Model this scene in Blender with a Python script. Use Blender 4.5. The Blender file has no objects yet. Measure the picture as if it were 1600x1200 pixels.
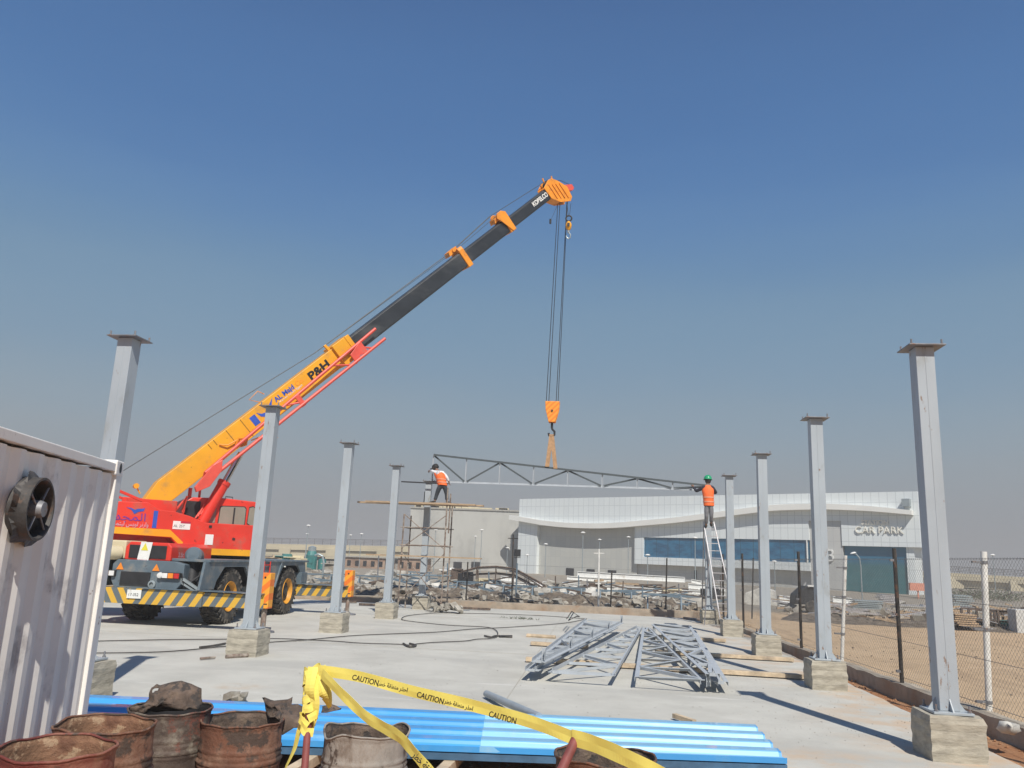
import bpy, bmesh, math, random
from mathutils import Vector as V, Matrix as M, noise
R=math.radians
sc=bpy.context.scene
random.seed(7)
# ------------------------------------------------------------------ camera
F,PITCH,ROLL,YAW,H=1251.36,.214482,.0419492,.1146839,1.843
d_=V((-math.sin(YAW)*math.cos(PITCH),math.cos(YAW)*math.cos(PITCH),math.sin(PITCH)))
r0=V((math.cos(YAW),math.sin(YAW),0)); u0=r0.cross(d_)
rt=r0*math.cos(ROLL)+u0*math.sin(ROLL); up_=-r0*math.sin(ROLL)+u0*math.cos(ROLL)
cd=bpy.data.cameras.new('camera'); cam=bpy.data.objects.new('camera',cd); sc.collection.objects.link(cam)
cam.matrix_world=M(((rt.x,up_.x,-d_.x,0),(rt.y,up_.y,-d_.y,0),(rt.z,up_.z,-d_.z,H),(0,0,0,1)))
cd.sensor_width=36; cd.lens=F/1600*36; cd.clip_start=.05; cd.clip_end=6000
sc.camera=cam
# ------------------------------------------------------------------ world, sun
SAZ,SEL=R(20.2),R(48.5)
SUNV=V((math.sin(SAZ)*math.cos(SEL),-math.cos(SAZ)*math.cos(SEL),math.sin(SEL)))
w=bpy.data.worlds.new('World'); sc.world=w; w.use_nodes=True
nt=w.node_tree; nt.nodes.clear()
out=nt.nodes.new('ShaderNodeOutputWorld'); bg=nt.nodes.new('ShaderNodeBackground'); sky=nt.nodes.new('ShaderNodeTexSky')
sky.sky_type='NISHITA'; sky.sun_disc=False; sky.sun_elevation=math.asin(SUNV.z); sky.sun_rotation=math.atan2(SUNV.x,SUNV.y)
sky.altitude=50; sky.air_density=1.0; sky.dust_density=1.6; sky.ozone_density=2.5
bg.inputs[1].default_value=.07
# dusty air: towards the horizon the sky pales into grey-brown
tc=nt.nodes.new('ShaderNodeTexCoord'); sx=nt.nodes.new('ShaderNodeSeparateXYZ'); nt.links.new(tc.outputs['Generated'],sx.inputs[0])
rmp=nt.nodes.new('ShaderNodeValToRGB'); sn=nt.nodes.new('ShaderNodeTexNoise'); sn.inputs['Scale'].default_value=2.2; sn.inputs['Detail'].default_value=3; smp=nt.nodes.new('ShaderNodeMapping'); smp.inputs['Scale'].default_value=(1,1,5); nt.links.new(tc.outputs['Generated'],smp.inputs[0]); nt.links.new(smp.outputs[0],sn.inputs['Vector'])
sma=nt.nodes.new('ShaderNodeMath'); sma.operation='MULTIPLY_ADD'; sma.inputs[1].default_value=.06; nt.links.new(sn.outputs['Fac'],sma.inputs[0]); smb=nt.nodes.new('ShaderNodeMath'); smb.operation='SUBTRACT'; smb.inputs[1].default_value=.03; nt.links.new(sx.outputs[2],smb.inputs[0]); nt.links.new(smb.outputs[0],sma.inputs[2])
nt.links.new(sma.outputs[0],rmp.inputs[0])
EXPO=.27
def lin(v): v/=255; return v/12.92 if v<.04045 else ((v+.055)/1.055)**2.4
SKYR=[(0.0,(150,151,153)),(.055,(150,153,158)),(.13,(146,160,171)),(.21,(131,156,177)),(.32,(112,146,178)),(.43,(87,128,177)),(.62,(69,106,157)),(.95,(52,84,136))]
SKYR=[(p,tuple(lin(q)/(2**EXPO*.07) for q in c)) for p,c in SKYR]
SK=8.0
while len(rmp.color_ramp.elements)<len(SKYR): rmp.color_ramp.elements.new(.5)
for e,(p,c) in zip(rmp.color_ramp.elements,SKYR): e.position=p; e.color=(c[0]/SK,c[1]/SK,c[2]/SK,1)
rmp.color_ramp.interpolation='CARDINAL'
ml=nt.nodes.new('ShaderNodeVectorMath'); ml.operation='SCALE'; ml.inputs[3].default_value=SK; nt.links.new(rmp.outputs[0],ml.inputs[0])
mx=nt.nodes.new('ShaderNodeMix'); mx.data_type='RGBA'; mx.inputs[0].default_value=.95
nt.links.new(sky.outputs[0],mx.inputs[6]); nt.links.new(ml.outputs[0],mx.inputs[7])
nt.links.new(mx.outputs[2],bg.inputs[0]); nt.links.new(bg.outputs[0],out.inputs[0])
ld=bpy.data.lights.new('sun','SUN'); ld.energy=4.1; ld.angle=R(.6); ld.color=(1,.955,.88)
sun=bpy.data.objects.new('sun',ld); sc.collection.objects.link(sun)
sun.rotation_euler=SUNV.to_track_quat('Z','Y').to_euler()
sc.view_settings.view_transform='Standard'; sc.view_settings.look='None'; sc.view_settings.gamma=1; sc.view_settings.exposure=EXPO
# ------------------------------------------------------------------ helpers
def ray(px,py): return d_*F+rt*(px-800)+up_*(600-py)
def G(px,py,z=0): v=ray(px,py); return V((0,0,H))+v*((z-H)/v.z)
def AY(px,py,Y): v=ray(px,py); return V((0,0,H))+v*(Y/v.y)
def HY(px): return 839.5+.0419*px      # horizon row, for sanity checks
col=sc.collection
OFF={}
def tag(o,label=None,cat=None,group=None,kind=None):
    if label: o['label']=label
    if cat: o['category']=cat
    if group: o['group']=group
    if kind: o['kind']=kind
    return o
def thing(name,label,cat,loc=(0,0,0),group=None,rz=0):
    o=bpy.data.objects.new(name,None); col.objects.link(o); o.location=loc; o.rotation_euler=(0,0,rz)
    o.empty_display_size=.1; OFF[o]=V(loc); return tag(o,label,cat,group)
class MB:
    def __init__(s): s.v=[]; s.f=[]
    def add(s,vs,fs):
        n=len(s.v); s.v+= [V(v) for v in vs]; s.f+=[tuple(i+n for i in f) for f in fs]; return s
    def box(s,c,size,rz=0,mat=None):
        x,y,z=[q/2 for q in size]; m=mat or M.Rotation(rz,3,'Z'); c=V(c)
        vs=[c+m@V((a*x,b*y,e*z)) for a in(-1,1) for b in(-1,1) for e in(-1,1)]
        return s.add(vs,[(0,1,3,2),(4,6,7,5),(0,4,5,1),(2,3,7,6),(0,2,6,4),(1,5,7,3)])
    def bar(s,a,b,w=.05,h=.05,up=(0,0,1)):
        a=V(a);b=V(b);d=(b-a); L=d.length; d.normalize(); up=V(up)
        x=d.cross(up)
        if x.length<1e-4: x=d.cross(V((1,0,0)))
        x.normalize(); y=x.cross(d).normalized()
        m=M((x,d,y)).transposed(); return s.box((a+b)/2,(w,L,h),mat=m)
    def tube(s,a,b,r=.02,n=8,r2=None):
        return s.path([a,b],r,n,r2=r2)
    def path(s,pts,r=.02,n=8,r2=None,cap=True):
        pts=[V(p) for p in pts]; k=len(pts); vs=[];fs=[]; px=None
        for i,p in enumerate(pts):
            t=(pts[min(i+1,k-1)]-pts[max(i-1,0)]).normalized()
            if px is None: px=t.cross(V((0,0,1)) if abs(t.z)<.9 else V((1,0,0))).normalized()
            px=(px-t*px.dot(t)).normalized(); q=t.cross(px)
            rr=r if r2 is None else r+(r2-r)*i/(k-1)
            vs+=[p+(px*math.cos(2*math.pi*j/n)+q*math.sin(2*math.pi*j/n))*rr for j in range(n)]
        for i in range(k-1):
            for j in range(n): fs.append((i*n+j,i*n+(j+1)%n,(i+1)*n+(j+1)%n,(i+1)*n+j))
        if cap: fs+=[tuple(range(n))[::-1],tuple(range((k-1)*n,k*n))]
        return s.add(vs,fs)
    def prism(s,poly,o,ax,ay,th):
        # poly in the (ax,ay) plane at origin o, thickness vector th
        o=V(o);ax=V(ax);ay=V(ay);th=V(th);n=len(poly)
        vs=[o+ax*a+ay*b for a,b in poly]; vs+=[v+th for v in vs]
        fs=[tuple(range(n))[::-1],tuple(range(n,2*n))]+[(i,(i+1)%n,n+(i+1)%n,n+i) for i in range(n)]
        return s.add(vs,fs)
    def lathe(s,prof,c,axis=(0,0,1),n=24,closed=False,wob=None):
        axis=V(axis).normalized(); x=axis.cross(V((0,0,1)) if abs(axis.z)<.9 else V((1,0,0))).normalized(); y=axis.cross(x); c=V(c)
        k=len(prof); vs=[]
        for i,(r,z) in enumerate(prof):
            for j in range(n):
                a=2*math.pi*j/n; rr=r*(1+(wob(a,z,r) if wob else 0)); vs.append(c+axis*z+(x*math.cos(a)+y*math.sin(a))*rr)
        fs=[(i*n+j,i*n+(j+1)%n,(i+1)*n+(j+1)%n,(i+1)*n+j) for i in range(k-1) for j in range(n)]
        return s.add(vs,fs)
    def build(s,name,m,parent=None,bevel=0,smooth=False,abs_=True):
        me=bpy.data.meshes.new(name); off=OFF.get(parent,V((0,0,0))) if abs_ else V((0,0,0))
        me.from_pydata([tuple(v-off) for v in s.v],[],s.f); me.validate()
        bm=bmesh.new(); bm.from_mesh(me); bmesh.ops.recalc_face_normals(bm,faces=bm.faces); bm.to_mesh(me); bm.free()
        me.materials.append(m); o=bpy.data.objects.new(name,me); col.objects.link(o)
        if parent: o.parent=parent
        OFF[o]=off
        if bevel:
            b=o.modifiers.new('b','BEVEL'); b.width=bevel; b.segments=2; b.limit_method='ANGLE'; b.angle_limit=R(40); b.harden_normals=False
        if smooth:
            me.polygons.foreach_set('use_smooth',[True]*len(me.polygons))
            if smooth!='all':
                e=o.modifiers.new('e','EDGE_SPLIT'); e.split_angle=R(38)
        return o
def copy_tree(o,parent=None):
    c=o.copy(); col.objects.link(c); c.parent=parent
    for ch in list(o.children): copy_tree(ch,c)
    return c
def S(o): return tag(o,kind='structure')
# ------------------------------------------------------------------ materials
def mat(name,c,rough=.6,metal=0,var=.12,scale=6,bump=0,bscale=40,spec=.5,dirt=None,dirt_amt=.5,dirt_scale=3,coat=0,detail=6,rust=None,rust_amt=.45,rust_scale=8,stretch=None,rnd=False):
    m=bpy.data.materials.new(name); m.use_nodes=True; n=m.node_tree; b=n.nodes['Principled BSDF']
    b.inputs['Roughness'].default_value=rough; b.inputs['Metallic'].default_value=metal; b.inputs['Specular IOR Level'].default_value=spec
    b.inputs['Coat Weight'].default_value=coat
    tc=n.nodes.new('ShaderNodeTexCoord'); src=tc.outputs['Object']
    if rnd:
        oi=n.nodes.new('ShaderNodeObjectInfo'); vm=n.nodes.new('ShaderNodeVectorMath'); vm.operation='MULTIPLY_ADD'; cx_=n.nodes.new('ShaderNodeCombineXYZ')
        for k_ in range(3): n.links.new(oi.outputs['Random'],cx_.inputs[k_])
        n.links.new(cx_.outputs[0],vm.inputs[0]); vm.inputs[1].default_value=(37,53,71); n.links.new(src,vm.inputs[2]); src=vm.outputs[0]
    if stretch:
        mp=n.nodes.new('ShaderNodeMapping'); mp.inputs['Scale'].default_value=stretch; n.links.new(src,mp.inputs[0]); src=mp.outputs[0]
    def nz(s,dt=detail,r=.6):
        x=n.nodes.new('ShaderNodeTexNoise'); x.inputs['Scale'].default_value=s; x.inputs['Detail'].default_value=dt; x.inputs['Roughness'].default_value=r; n.links.new(src,x.inputs['Vector']); return x.outputs['Fac']
    def mixc(fac,a,bb):
        x=n.nodes.new('ShaderNodeMix'); x.data_type='RGBA'
        n.links.new(fac,x.inputs[0])
        for k,q in ((6,a),(7,bb)):
            if isinstance(q,tuple): x.inputs[k].default_value=(*q,1)
            else: n.links.new(q,x.inputs[k])
        return x.outputs[2]
    def ramp(fac,lo,hi):
        x=n.nodes.new('ShaderNodeMapRange'); x.inputs[1].default_value=lo; x.inputs[2].default_value=hi; x.interpolation_type='SMOOTHSTEP'; n.links.new(fac,x.inputs[0]); return x.outputs[0]
    c0=tuple(max(0,q*(1-var)) for q in c); c1=tuple(min(1,q*(1+var)) for q in c)
    cc=mixc(ramp(nz(scale),.3,.7),c0,c1)
    if dirt: cc=mixc(ramp(nz(dirt_scale,8,.65),.62-dirt_amt*.3,.8-dirt_amt*.15),cc,dirt)
    if rust: cc=mixc(ramp(nz(rust_scale,10,.7),.66-rust_amt*.3,.7-rust_amt*.25),cc,rust)
    n.links.new(cc,b.inputs['Base Color'])
    if bump:
        bp=n.nodes.new('ShaderNodeBump'); bp.inputs['Strength'].default_value=min(1,bump); bp.inputs['Distance'].default_value=.02; n.links.new(nz(bscale,8,.65),bp.inputs['Height']); n.links.new(bp.outputs[0],b.inputs['Normal'])
    m['src']=1
    return m
def expr_mat(name,fn,rough=.6,metal=0,spec=.5,bump=None):
    """fn(N,xyz) returns a colour socket; N helper for math nodes"""
    m=bpy.data.materials.new(name); m.use_nodes=True; n=m.node_tree; b=n.nodes['Principled BSDF']
    b.inputs['Roughness'].default_value=rough; b.inputs['Metallic'].default_value=metal; b.inputs['Specular IOR Level'].default_value=spec
    tc=n.nodes.new('ShaderNodeTexCoord')
    class N:
        co=tc.outputs['Object']; tree=n; bsdf=b
        @staticmethod
        def m(op,a,bb=None,c=None):
            x=n.nodes.new('ShaderNodeMath'); x.operation=op
            for i,q in enumerate((a,bb,c)):
                if q is None: continue
                if isinstance(q,(int,float)): x.inputs[i].default_value=q
                else: n.links.new(q,x.inputs[i])
            return x.outputs[0]
        @staticmethod
        def xyz(src=None):
            s=n.nodes.new('ShaderNodeSeparateXYZ'); n.links.new(src or tc.outputs['Object'],s.inputs[0]); return s.outputs
        @staticmethod
        def noise(sc_,det=6,rough=.6,src=None,sx=None):
            x=n.nodes.new('ShaderNodeTexNoise'); x.inputs['Scale'].default_value=sc_; x.inputs['Detail'].default_value=det; x.inputs['Roughness'].default_value=rough
            s0=src or tc.outputs['Object']
            if sx:
                mp=n.nodes.new('ShaderNodeMapping'); mp.inputs['Scale'].default_value=sx; n.links.new(s0,mp.inputs[0]); s0=mp.outputs[0]
            n.links.new(s0,x.inputs['Vector']); return x.outputs['Fac']
        @staticmethod
        def mr(f,lo,hi,a=0,bb=1):
            x=n.nodes.new('ShaderNodeMapRange'); x.interpolation_type='SMOOTHSTEP'
            for i,q in ((1,lo),(2,hi),(3,a),(4,bb)): x.inputs[i].default_value=q
            n.links.new(f,x.inputs[0]); return x.outputs[0]
        @staticmethod
        def mix(f,a,bb):
            x=n.nodes.new('ShaderNodeMix'); x.data_type='RGBA'
            if isinstance(f,(int,float)): x.inputs[0].default_value=f
            else: n.links.new(f,x.inputs[0])
            for k,q in ((6,a),(7,bb)):
                if isinstance(q,tuple): x.inputs[k].default_value=(*q[:3],1)
                else: n.links.new(q,x.inputs[k])
            return x.outputs[2]
        @staticmethod
        def bump(h,st=.5,dist=.02):
            x=n.nodes.new('ShaderNodeBump'); x.inputs['Strength'].default_value=st; x.inputs['Distance'].default_value=dist; n.links.new(h,x.inputs['Height']); n.links.new(x.outputs[0],b.inputs['Normal'])
    n.links.new(fn(N),b.inputs['Base Color']); return m
STEEL=mat('column_paint',(.375,.415,.445),.42,0,.07,1.6,.05,30,dirt=(.30,.31,.30),dirt_amt=.25,dirt_scale=4,rust=(.24,.17,.13),rust_amt=.12,rust_scale=9,stretch=(1,1,.45),rnd=True)
TRUSSP=mat('truss_paint',(.43,.46,.485),.45,0,.08,3,.05,30,dirt=(.3,.32,.33),dirt_amt=.3,dirt_scale=4)
DARKPLATE=mat('raw_plate',(.22,.22,.23),.55,.3,.2,6,.1,40,rust=(.25,.13,.08),rust_amt=.3)
CONC_OLD=expr_mat('board_formed_concrete',lambda N:(N.bump(N.m('ADD',N.m('MULTIPLY',N.m('LESS_THAN',N.m('FRACT',N.m('ADD',N.m('MULTIPLY',N.xyz()[2],9),N.m('MULTIPLY',N.noise(1.5),.7))),.1),-.6),N.m('MULTIPLY',N.noise(9,9,.7,sx=(1,1,3)),.9)),.8,.02),
    N.mix(N.mr(N.noise(5,8,.7,sx=(1,1,2.5)),.35,.7),(.46,.42,.335),(.31,.28,.225)))[1],.9)
CONC=mat('concrete',(.36,.345,.31),.9,0,.15,3,.3,25,dirt=(.27,.24,.2),dirt_amt=.4)
KERBM=mat('kerb_concrete',(.38,.33,.26),.95,0,.2,4,.6,18,dirt=(.30,.21,.14),dirt_amt=.6,dirt_scale=2)
YEL=mat('crane_yellow',(.80,.37,.012),.45,0,.09,1.2,.05,12,dirt=(.50,.27,.07),dirt_amt=.35,dirt_scale=2.2,rust=(.18,.09,.03),rust_amt=.06,rust_scale=7)
ORG=mat('crane_orange',(.84,.30,.02),.45,0,.12,2,dirt=(.42,.18,.05),dirt_amt=.4,dirt_scale=5,rust=(.12,.07,.04),rust_amt=.12,rust_scale=9)
RED=mat('crane_red',(.70,.04,.022),.42,0,.1,1.2,.05,12,dirt=(.46,.12,.08),dirt_amt=.4,dirt_scale=2.5,rust=(.13,.02,.015),rust_amt=.08,rust_scale=7)
PINK=mat('jib_red',(.72,.09,.06),.4,0,.1,3,dirt=(.5,.15,.1),dirt_amt=.3)
BLK=mat('boom_black',(.024,.028,.033),.42,0,.25,2,dirt=(.075,.08,.08),dirt_amt=.45,dirt_scale=1.2,stretch=(.5,.5,1))
GREYB=mat('carrier_grey',(.11,.15,.18),.5,0,.12,3,dirt=(.24,.22,.19),dirt_amt=.5,dirt_scale=3,rust=(.06,.05,.045),rust_amt=.15,rust_scale=5)
DK=mat('dark_metal',(.018,.018,.02),.6,0,.3,6)
RUB=mat('tyre_rubber',(.035,.033,.03),.85,0,.25,8,.3,30,dirt=(.15,.13,.105),dirt_amt=.7,dirt_scale=5)
CHROME=mat('chrome_rod',(.75,.76,.78),.15,1,.03,3)
WHT=mat('white_paint',(.75,.75,.72),.55,0,.06,3,dirt=(.5,.45,.38),dirt_amt=.2)
CREAM=mat('cream_paint',(.62,.54,.36),.6,0,.08,3)
GLASS=expr_mat('window_glass',lambda N:N.mix(N.noise(2),(.20,.19,.15),(.34,.32,.26)),.08,0,.6)
ROPE=mat('wire_rope',(.035,.04,.045),.5,.4,.2,10)
SLING=mat('webbing_sling',(.42,.25,.13),.85,0,.2,12)
BLUE=mat('blue_paint',(.03,.09,.45),.45,0,.1,4)
BLKT=mat('black_lettering',(.01,.01,.012),.5,0,.1,4)
VIO=mat('pale_lettering',(.62,.42,.5),.5,0,.1,4)
PLANK=mat('scaffold_plank',(.42,.30,.19),.85,0,.25,5,.4,30,stretch=(1,8,8),dirt=(.25,.2,.15),dirt_amt=.4)
TIMB=mat('timber',(.52,.41,.28),.85,0,.25,4,.4,25,dirt=(.3,.24,.18),dirt_amt=.4)
RTUBE=mat('rusty_tube',(.20,.145,.115),.7,.2,.4,7,.2,40,dirt=(.42,.37,.31),dirt_amt=.75,dirt_scale=6)
HVIS=mat('hi_vis_orange',(.95,.16,.03),.7,0,.08,9)
RTAPE=mat('reflective_tape',(.75,.33,.2),.35,0,.05,6)
SKIN=mat('skin',(.22,.12,.08),.6,0,.1,6)
HAIR=mat('hair',(.015,.013,.012),.7)
WSHIRT=mat('white_shirt',(.75,.75,.77),.8,0,.06,8)
DSHIRT=mat('dark_shirt',(.035,.032,.045),.85,0,.2,8)
DTROU=mat('dark_trousers',(.03,.036,.045),.85,0,.2,8)
GTROU=mat('grey_trousers',(.17,.17,.18),.85,0,.25,9,.3,30)
BOOT=mat('boots',(.05,.045,.04),.7)
GHEL=mat('green_helmet',(.02,.32,.14),.3,0,.04,4,coat=.3)
ALU=mat('aluminium',(.62,.60,.6),.4,.6,.15,8,dirt=(.4,.3,.26),dirt_amt=.3)
HOSE=mat('black_hose',(.06,.054,.048),.6,0,.3,9)
CONT=mat('container_paint',(.83,.80,.745),.5,0,.05,1.4,.06,12,dirt=(.42,.39,.37),dirt_amt=.22,dirt_scale=2.5,rust=(.3,.2,.15),rust_amt=.0,rust_scale=9)
DRUMM=mat('rusty_drum',(.17,.075,.045),.8,0,.35,4,.5,30,dirt=(.30,.19,.13),dirt_amt=.55,dirt_scale=3.2,rust=(.075,.052,.04),rust_amt=.5,rust_scale=4)
DRUMR=mat('rusty_red_drum',(.17,.035,.028),.7,0,.35,3,.4,30,dirt=(.31,.17,.11),dirt_amt=.6,dirt_scale=3,rust=(.10,.07,.055),rust_amt=.35,rust_scale=5)
DRUMG=mat('cement_drum',(.33,.30,.265),.9,0,.3,5,.5,25,dirt=(.16,.12,.09),dirt_amt=.55,dirt_scale=5,rust=(.09,.065,.05),rust_amt=.35,rust_scale=7,stretch=(1,1,.5))
DRUMB=mat('tarry_drum',(.085,.062,.05),.8,0,.4,5,.5,25,dirt=(.27,.24,.19),dirt_amt=.5,dirt_scale=7,rust=(.18,.06,.04),rust_amt=.45,rust_scale=3)
INNER=mat('drum_inside',(.30,.165,.095),.9,0,.4,6,.9,16,dirt=(.16,.075,.045),dirt_amt=.7,dirt_scale=6,rust=(.40,.27,.17),rust_amt=.45,rust_scale=9)
SCRAP=mat('scrap_metal',(.12,.085,.065),.85,0,.4,5,.9,20,dirt=(.21,.155,.11),dirt_amt=.4,dirt_scale=8,rust=(.06,.05,.045),rust_amt=.5,rust_scale=9)
TAPE=mat('caution_tape',(.88,.76,.17),.5,0,.06,5)
BSHEET=mat('blue_sheet',(.055,.33,.72),.32,0,.05,1.2,spec=.7,coat=.3,dirt=(.16,.38,.60),dirt_amt=.35,dirt_scale=2)
BSHEET2=mat('pale_blue_sheet',(.22,.52,.80),.30,0,.06,1.2,spec=.9,coat=.7,dirt=(.36,.56,.72),dirt_amt=.35,dirt_scale=2)
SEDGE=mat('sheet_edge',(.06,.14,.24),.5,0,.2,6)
PIPEG=mat('grey_pipe',(.30,.34,.37),.5,0,.1,4)
REDROD=mat('red_rod',(.20,.055,.05),.6,0,.25,7)
def slab_col(N):
    N.bump(N.m('ADD',N.noise(30,8,.7),N.m('MULTIPLY',N.noise(4,6,.6),.8)),.3,.012)
    x,y,z=N.xyz()
    c=N.mix(N.mr(N.noise(.9,9,.66),.3,.72),(.55,.535,.475),(.445,.43,.38))
    c=N.mix(N.mr(N.noise(.28,5,.55,sx=(1,2.2,1)),.52,.68),c,N.mix(N.noise(6,8,.7),(.40,.39,.35),(.485,.47,.42)))      # damp-cured darker areas
    c=N.mix(N.mr(N.noise(.5,8,.7,sx=(.5,2.5,1)),.60,.70),c,(.59,.575,.525))          # trowelled pale streaks
    dust=N.m('MULTIPLY',N.mr(N.noise(1.1,9,.7),.42,.62),N.m('MAXIMUM',N.mr(x,2.2,4.2),N.mr(y,9.9,8.6)))
    c=N.mix(dust,c,(.54,.40,.27))
    c=N.mix(N.mr(N.noise(.33,7,.7),.60,.70),c,(.50,.43,.34))
    c=N.mix(N.mr(N.noise(7,9,.75),.67,.73),c,(.31,.285,.25))
    c=N.mix(N.mr(N.noise(2.3,9,.75,sx=(.25,2,1)),.66,.70),c,(.42,.40,.36))
    return c
SLABM=expr_mat('slab_concrete',slab_col,.88)
def ground_col(N):
    x,y,z=N.xyz()
    fine=N.noise(14,9,.7); mid=N.noise(1.2,8,.65); big=N.noise(.12,6,.6)
    orange=N.mix(N.mr(mid,.35,.65),(.43,.20,.095),(.50,.28,.15))
    orange=N.mix(N.mr(N.noise(22,6,.7),.62,.75),orange,(.42,.36,.30))
    tan=N.mix(N.mr(big,.35,.65),(.54,.395,.25),(.50,.355,.22))
    tan=N.mix(N.mr(mid,.45,.75),tan,(.40,.29,.18))
    tan=N.mix(N.mr(N.noise(8,8,.75),.62,.72),tan,(.26,.2,.14))
    tan=N.mix(N.mr(N.noise(.8,8,.65,sx=(1.6,.12,1)),.52,.66),tan,(.42,.30,.19))
    tan=N.mix(N.mr(N.noise(1.6,8,.7,sx=(.2,1.5,1)),.58,.68),tan,(.58,.44,.30))
    tan=N.mix(N.mr(N.m('ADD',y,N.m('MULTIPLY',x,-.25)),33,37),tan,N.mix(N.mr(mid,.35,.7),(.34,.30,.24),(.25,.215,.17)))
    edge=N.m('ADD',5.1,N.m('MULTIPLY',N.m('SUBTRACT',11.8,y),.06))
    outside=N.m('MAXIMUM',N.m('GREATER_THAN',x,edge),N.mr(y,31.5,32.5))
    N.bump(N.m('ADD',fine,N.m('MULTIPLY',mid,1.5)),.6,.03)
    return N.mix(outside,orange,tan)
GROUNDM=expr_mat('dry_soil',ground_col,.95,0,.2)
SOILB=mat('dark_soil',(.12,.095,.07),.95,0,.45,7,.9,12,dirt=(.24,.20,.155),dirt_amt=.6,dirt_scale=4)
ROCKM=mat('broken_concrete',(.37,.345,.295),.95,0,.3,2,.6,14,dirt=(.22,.18,.14),dirt_amt=.5)
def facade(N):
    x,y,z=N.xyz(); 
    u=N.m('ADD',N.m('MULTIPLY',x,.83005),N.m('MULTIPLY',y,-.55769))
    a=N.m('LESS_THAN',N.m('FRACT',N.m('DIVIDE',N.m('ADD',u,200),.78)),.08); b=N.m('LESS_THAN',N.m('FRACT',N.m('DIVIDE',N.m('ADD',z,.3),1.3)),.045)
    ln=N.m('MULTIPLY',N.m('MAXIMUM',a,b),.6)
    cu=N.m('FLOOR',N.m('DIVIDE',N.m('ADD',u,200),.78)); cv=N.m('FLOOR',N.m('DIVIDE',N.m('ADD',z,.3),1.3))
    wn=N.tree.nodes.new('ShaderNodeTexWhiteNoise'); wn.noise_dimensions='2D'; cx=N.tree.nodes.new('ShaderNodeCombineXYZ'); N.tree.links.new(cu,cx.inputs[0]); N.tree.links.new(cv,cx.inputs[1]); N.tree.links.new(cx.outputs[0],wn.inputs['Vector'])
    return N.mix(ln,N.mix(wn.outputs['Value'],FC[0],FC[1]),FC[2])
FC=((.70,.74,.745),(.74,.78,.775),(.44,.48,.49)); FACW=expr_mat('aluminium_panels',facade,.4)
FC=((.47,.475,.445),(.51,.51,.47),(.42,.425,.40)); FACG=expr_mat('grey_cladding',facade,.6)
FC=((.50,.505,.49),(.52,.52,.50),(.4,.4,.4)); FACP=expr_mat('pale_render',facade,.6)
CANO=mat('canopy_white',(.80,.79,.74),.5,0,.03,.5)
CONCB=expr_mat('stained_concrete',lambda N:N.mix(N.mr(N.noise(.35,8,.65,sx=(1,1,.6)),.4,.7),(.47,.465,.43),(.36,.355,.33)),.9)
def gl(N):
    x,y,z=N.xyz(); u=N.m('ADD',N.m('MULTIPLY',x,.83005),N.m('MULTIPLY',y,-.55769))
    ln=N.m('LESS_THAN',N.m('FRACT',N.m('DIVIDE',N.m('ADD',u,200.3),1.5)),.05)
    return N.mix(ln,N.mix(N.mr(N.noise(.5,7,.7,sx=(1,1,2.5)),.35,.62),(.010,.075,.16),(.022,.16,.29)),(.01,.07,.12))  # stretched noise paints uneven dark reflections into the glass colour
BGLASS=expr_mat('blue_glass',gl,.12,0,.8)
GGLASS=expr_mat('green_glass',lambda N:N.mix(N.mr(N.xyz()[2],2.5,3.2),N.mix(N.noise(.6,5,.6,sx=(1,1,4)),(.02,.10,.12),(.045,.19,.21)),N.mix(N.noise(.5),(.012,.10,.19),(.02,.17,.28))),.15,0,.8)
VIAD=mat('viaduct_concrete',(.50,.44,.31),.9,0,.08,.2)
BRICK=mat('raw_brick',(.30,.20,.145),.9,0,.3,.8,dirt=(.42,.35,.27),dirt_amt=.5,dirt_scale=.6)
MESHW=mat('fence_wire',(.26,.26,.25),.5,.6,.2,5)
POSTB=mat('black_post',(.05,.045,.04),.7,.2,.3,8,rust=(.15,.08,.05),rust_amt=.3)
POSTW=mat('white_post',(.68,.67,.63),.6,0,.1,5,dirt=(.3,.22,.17),dirt_amt=.25,dirt_scale=8)
TRES=mat('trestle_paint',(.13,.18,.22),.6,0,.2,3)
TEAL=mat('teal_paint',(.05,.2,.19),.5,0,.2,2)
SILV=mat('galvanised',(.36,.41,.42),.4,.4,.1,2)
def chev(N):
    x,y,z=N.xyz(); s=N.m('ADD',N.m('ABSOLUTE',N.m('SUBTRACT',x,-.45)),N.m('MULTIPLY',z,-.62))
    return N.mix(N.m('GREATER_THAN',N.m('FRACT',N.m('DIVIDE',N.m('ADD',s,20),.30)),.5),N.mix(N.noise(5),(.10,.13,.145),(.14,.16,.17)),N.mix(N.noise(4),(.62,.36,.04),(.72,.43,.05)))
CHEV=expr_mat('hazard_chevrons',chev,.5)
def jst(N):
    x,y,z=N.xyz(); return N.mix(N.m('GREATER_THAN',N.m('FRACT',N.m('DIVIDE',N.m('ADD',N.m('SUBTRACT',z,N.m('MULTIPLY',x,.9)),20),.30)),.5),(.85,.36,.03),(.82,.19,.02))
JST=expr_mat('jack_stripes',jst,.5)
TLR=mat('tail_red',(.5,.02,.02),.3); TLA=mat('tail_amber',(.8,.25,.03),.3); TLW=mat('tail_clear',(.7,.7,.68),.25)
RIMY=mat('rim_yellow',(.68,.31,.03),.5,0,.15,5,dirt=(.3,.16,.06),dirt_amt=.4)
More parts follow.
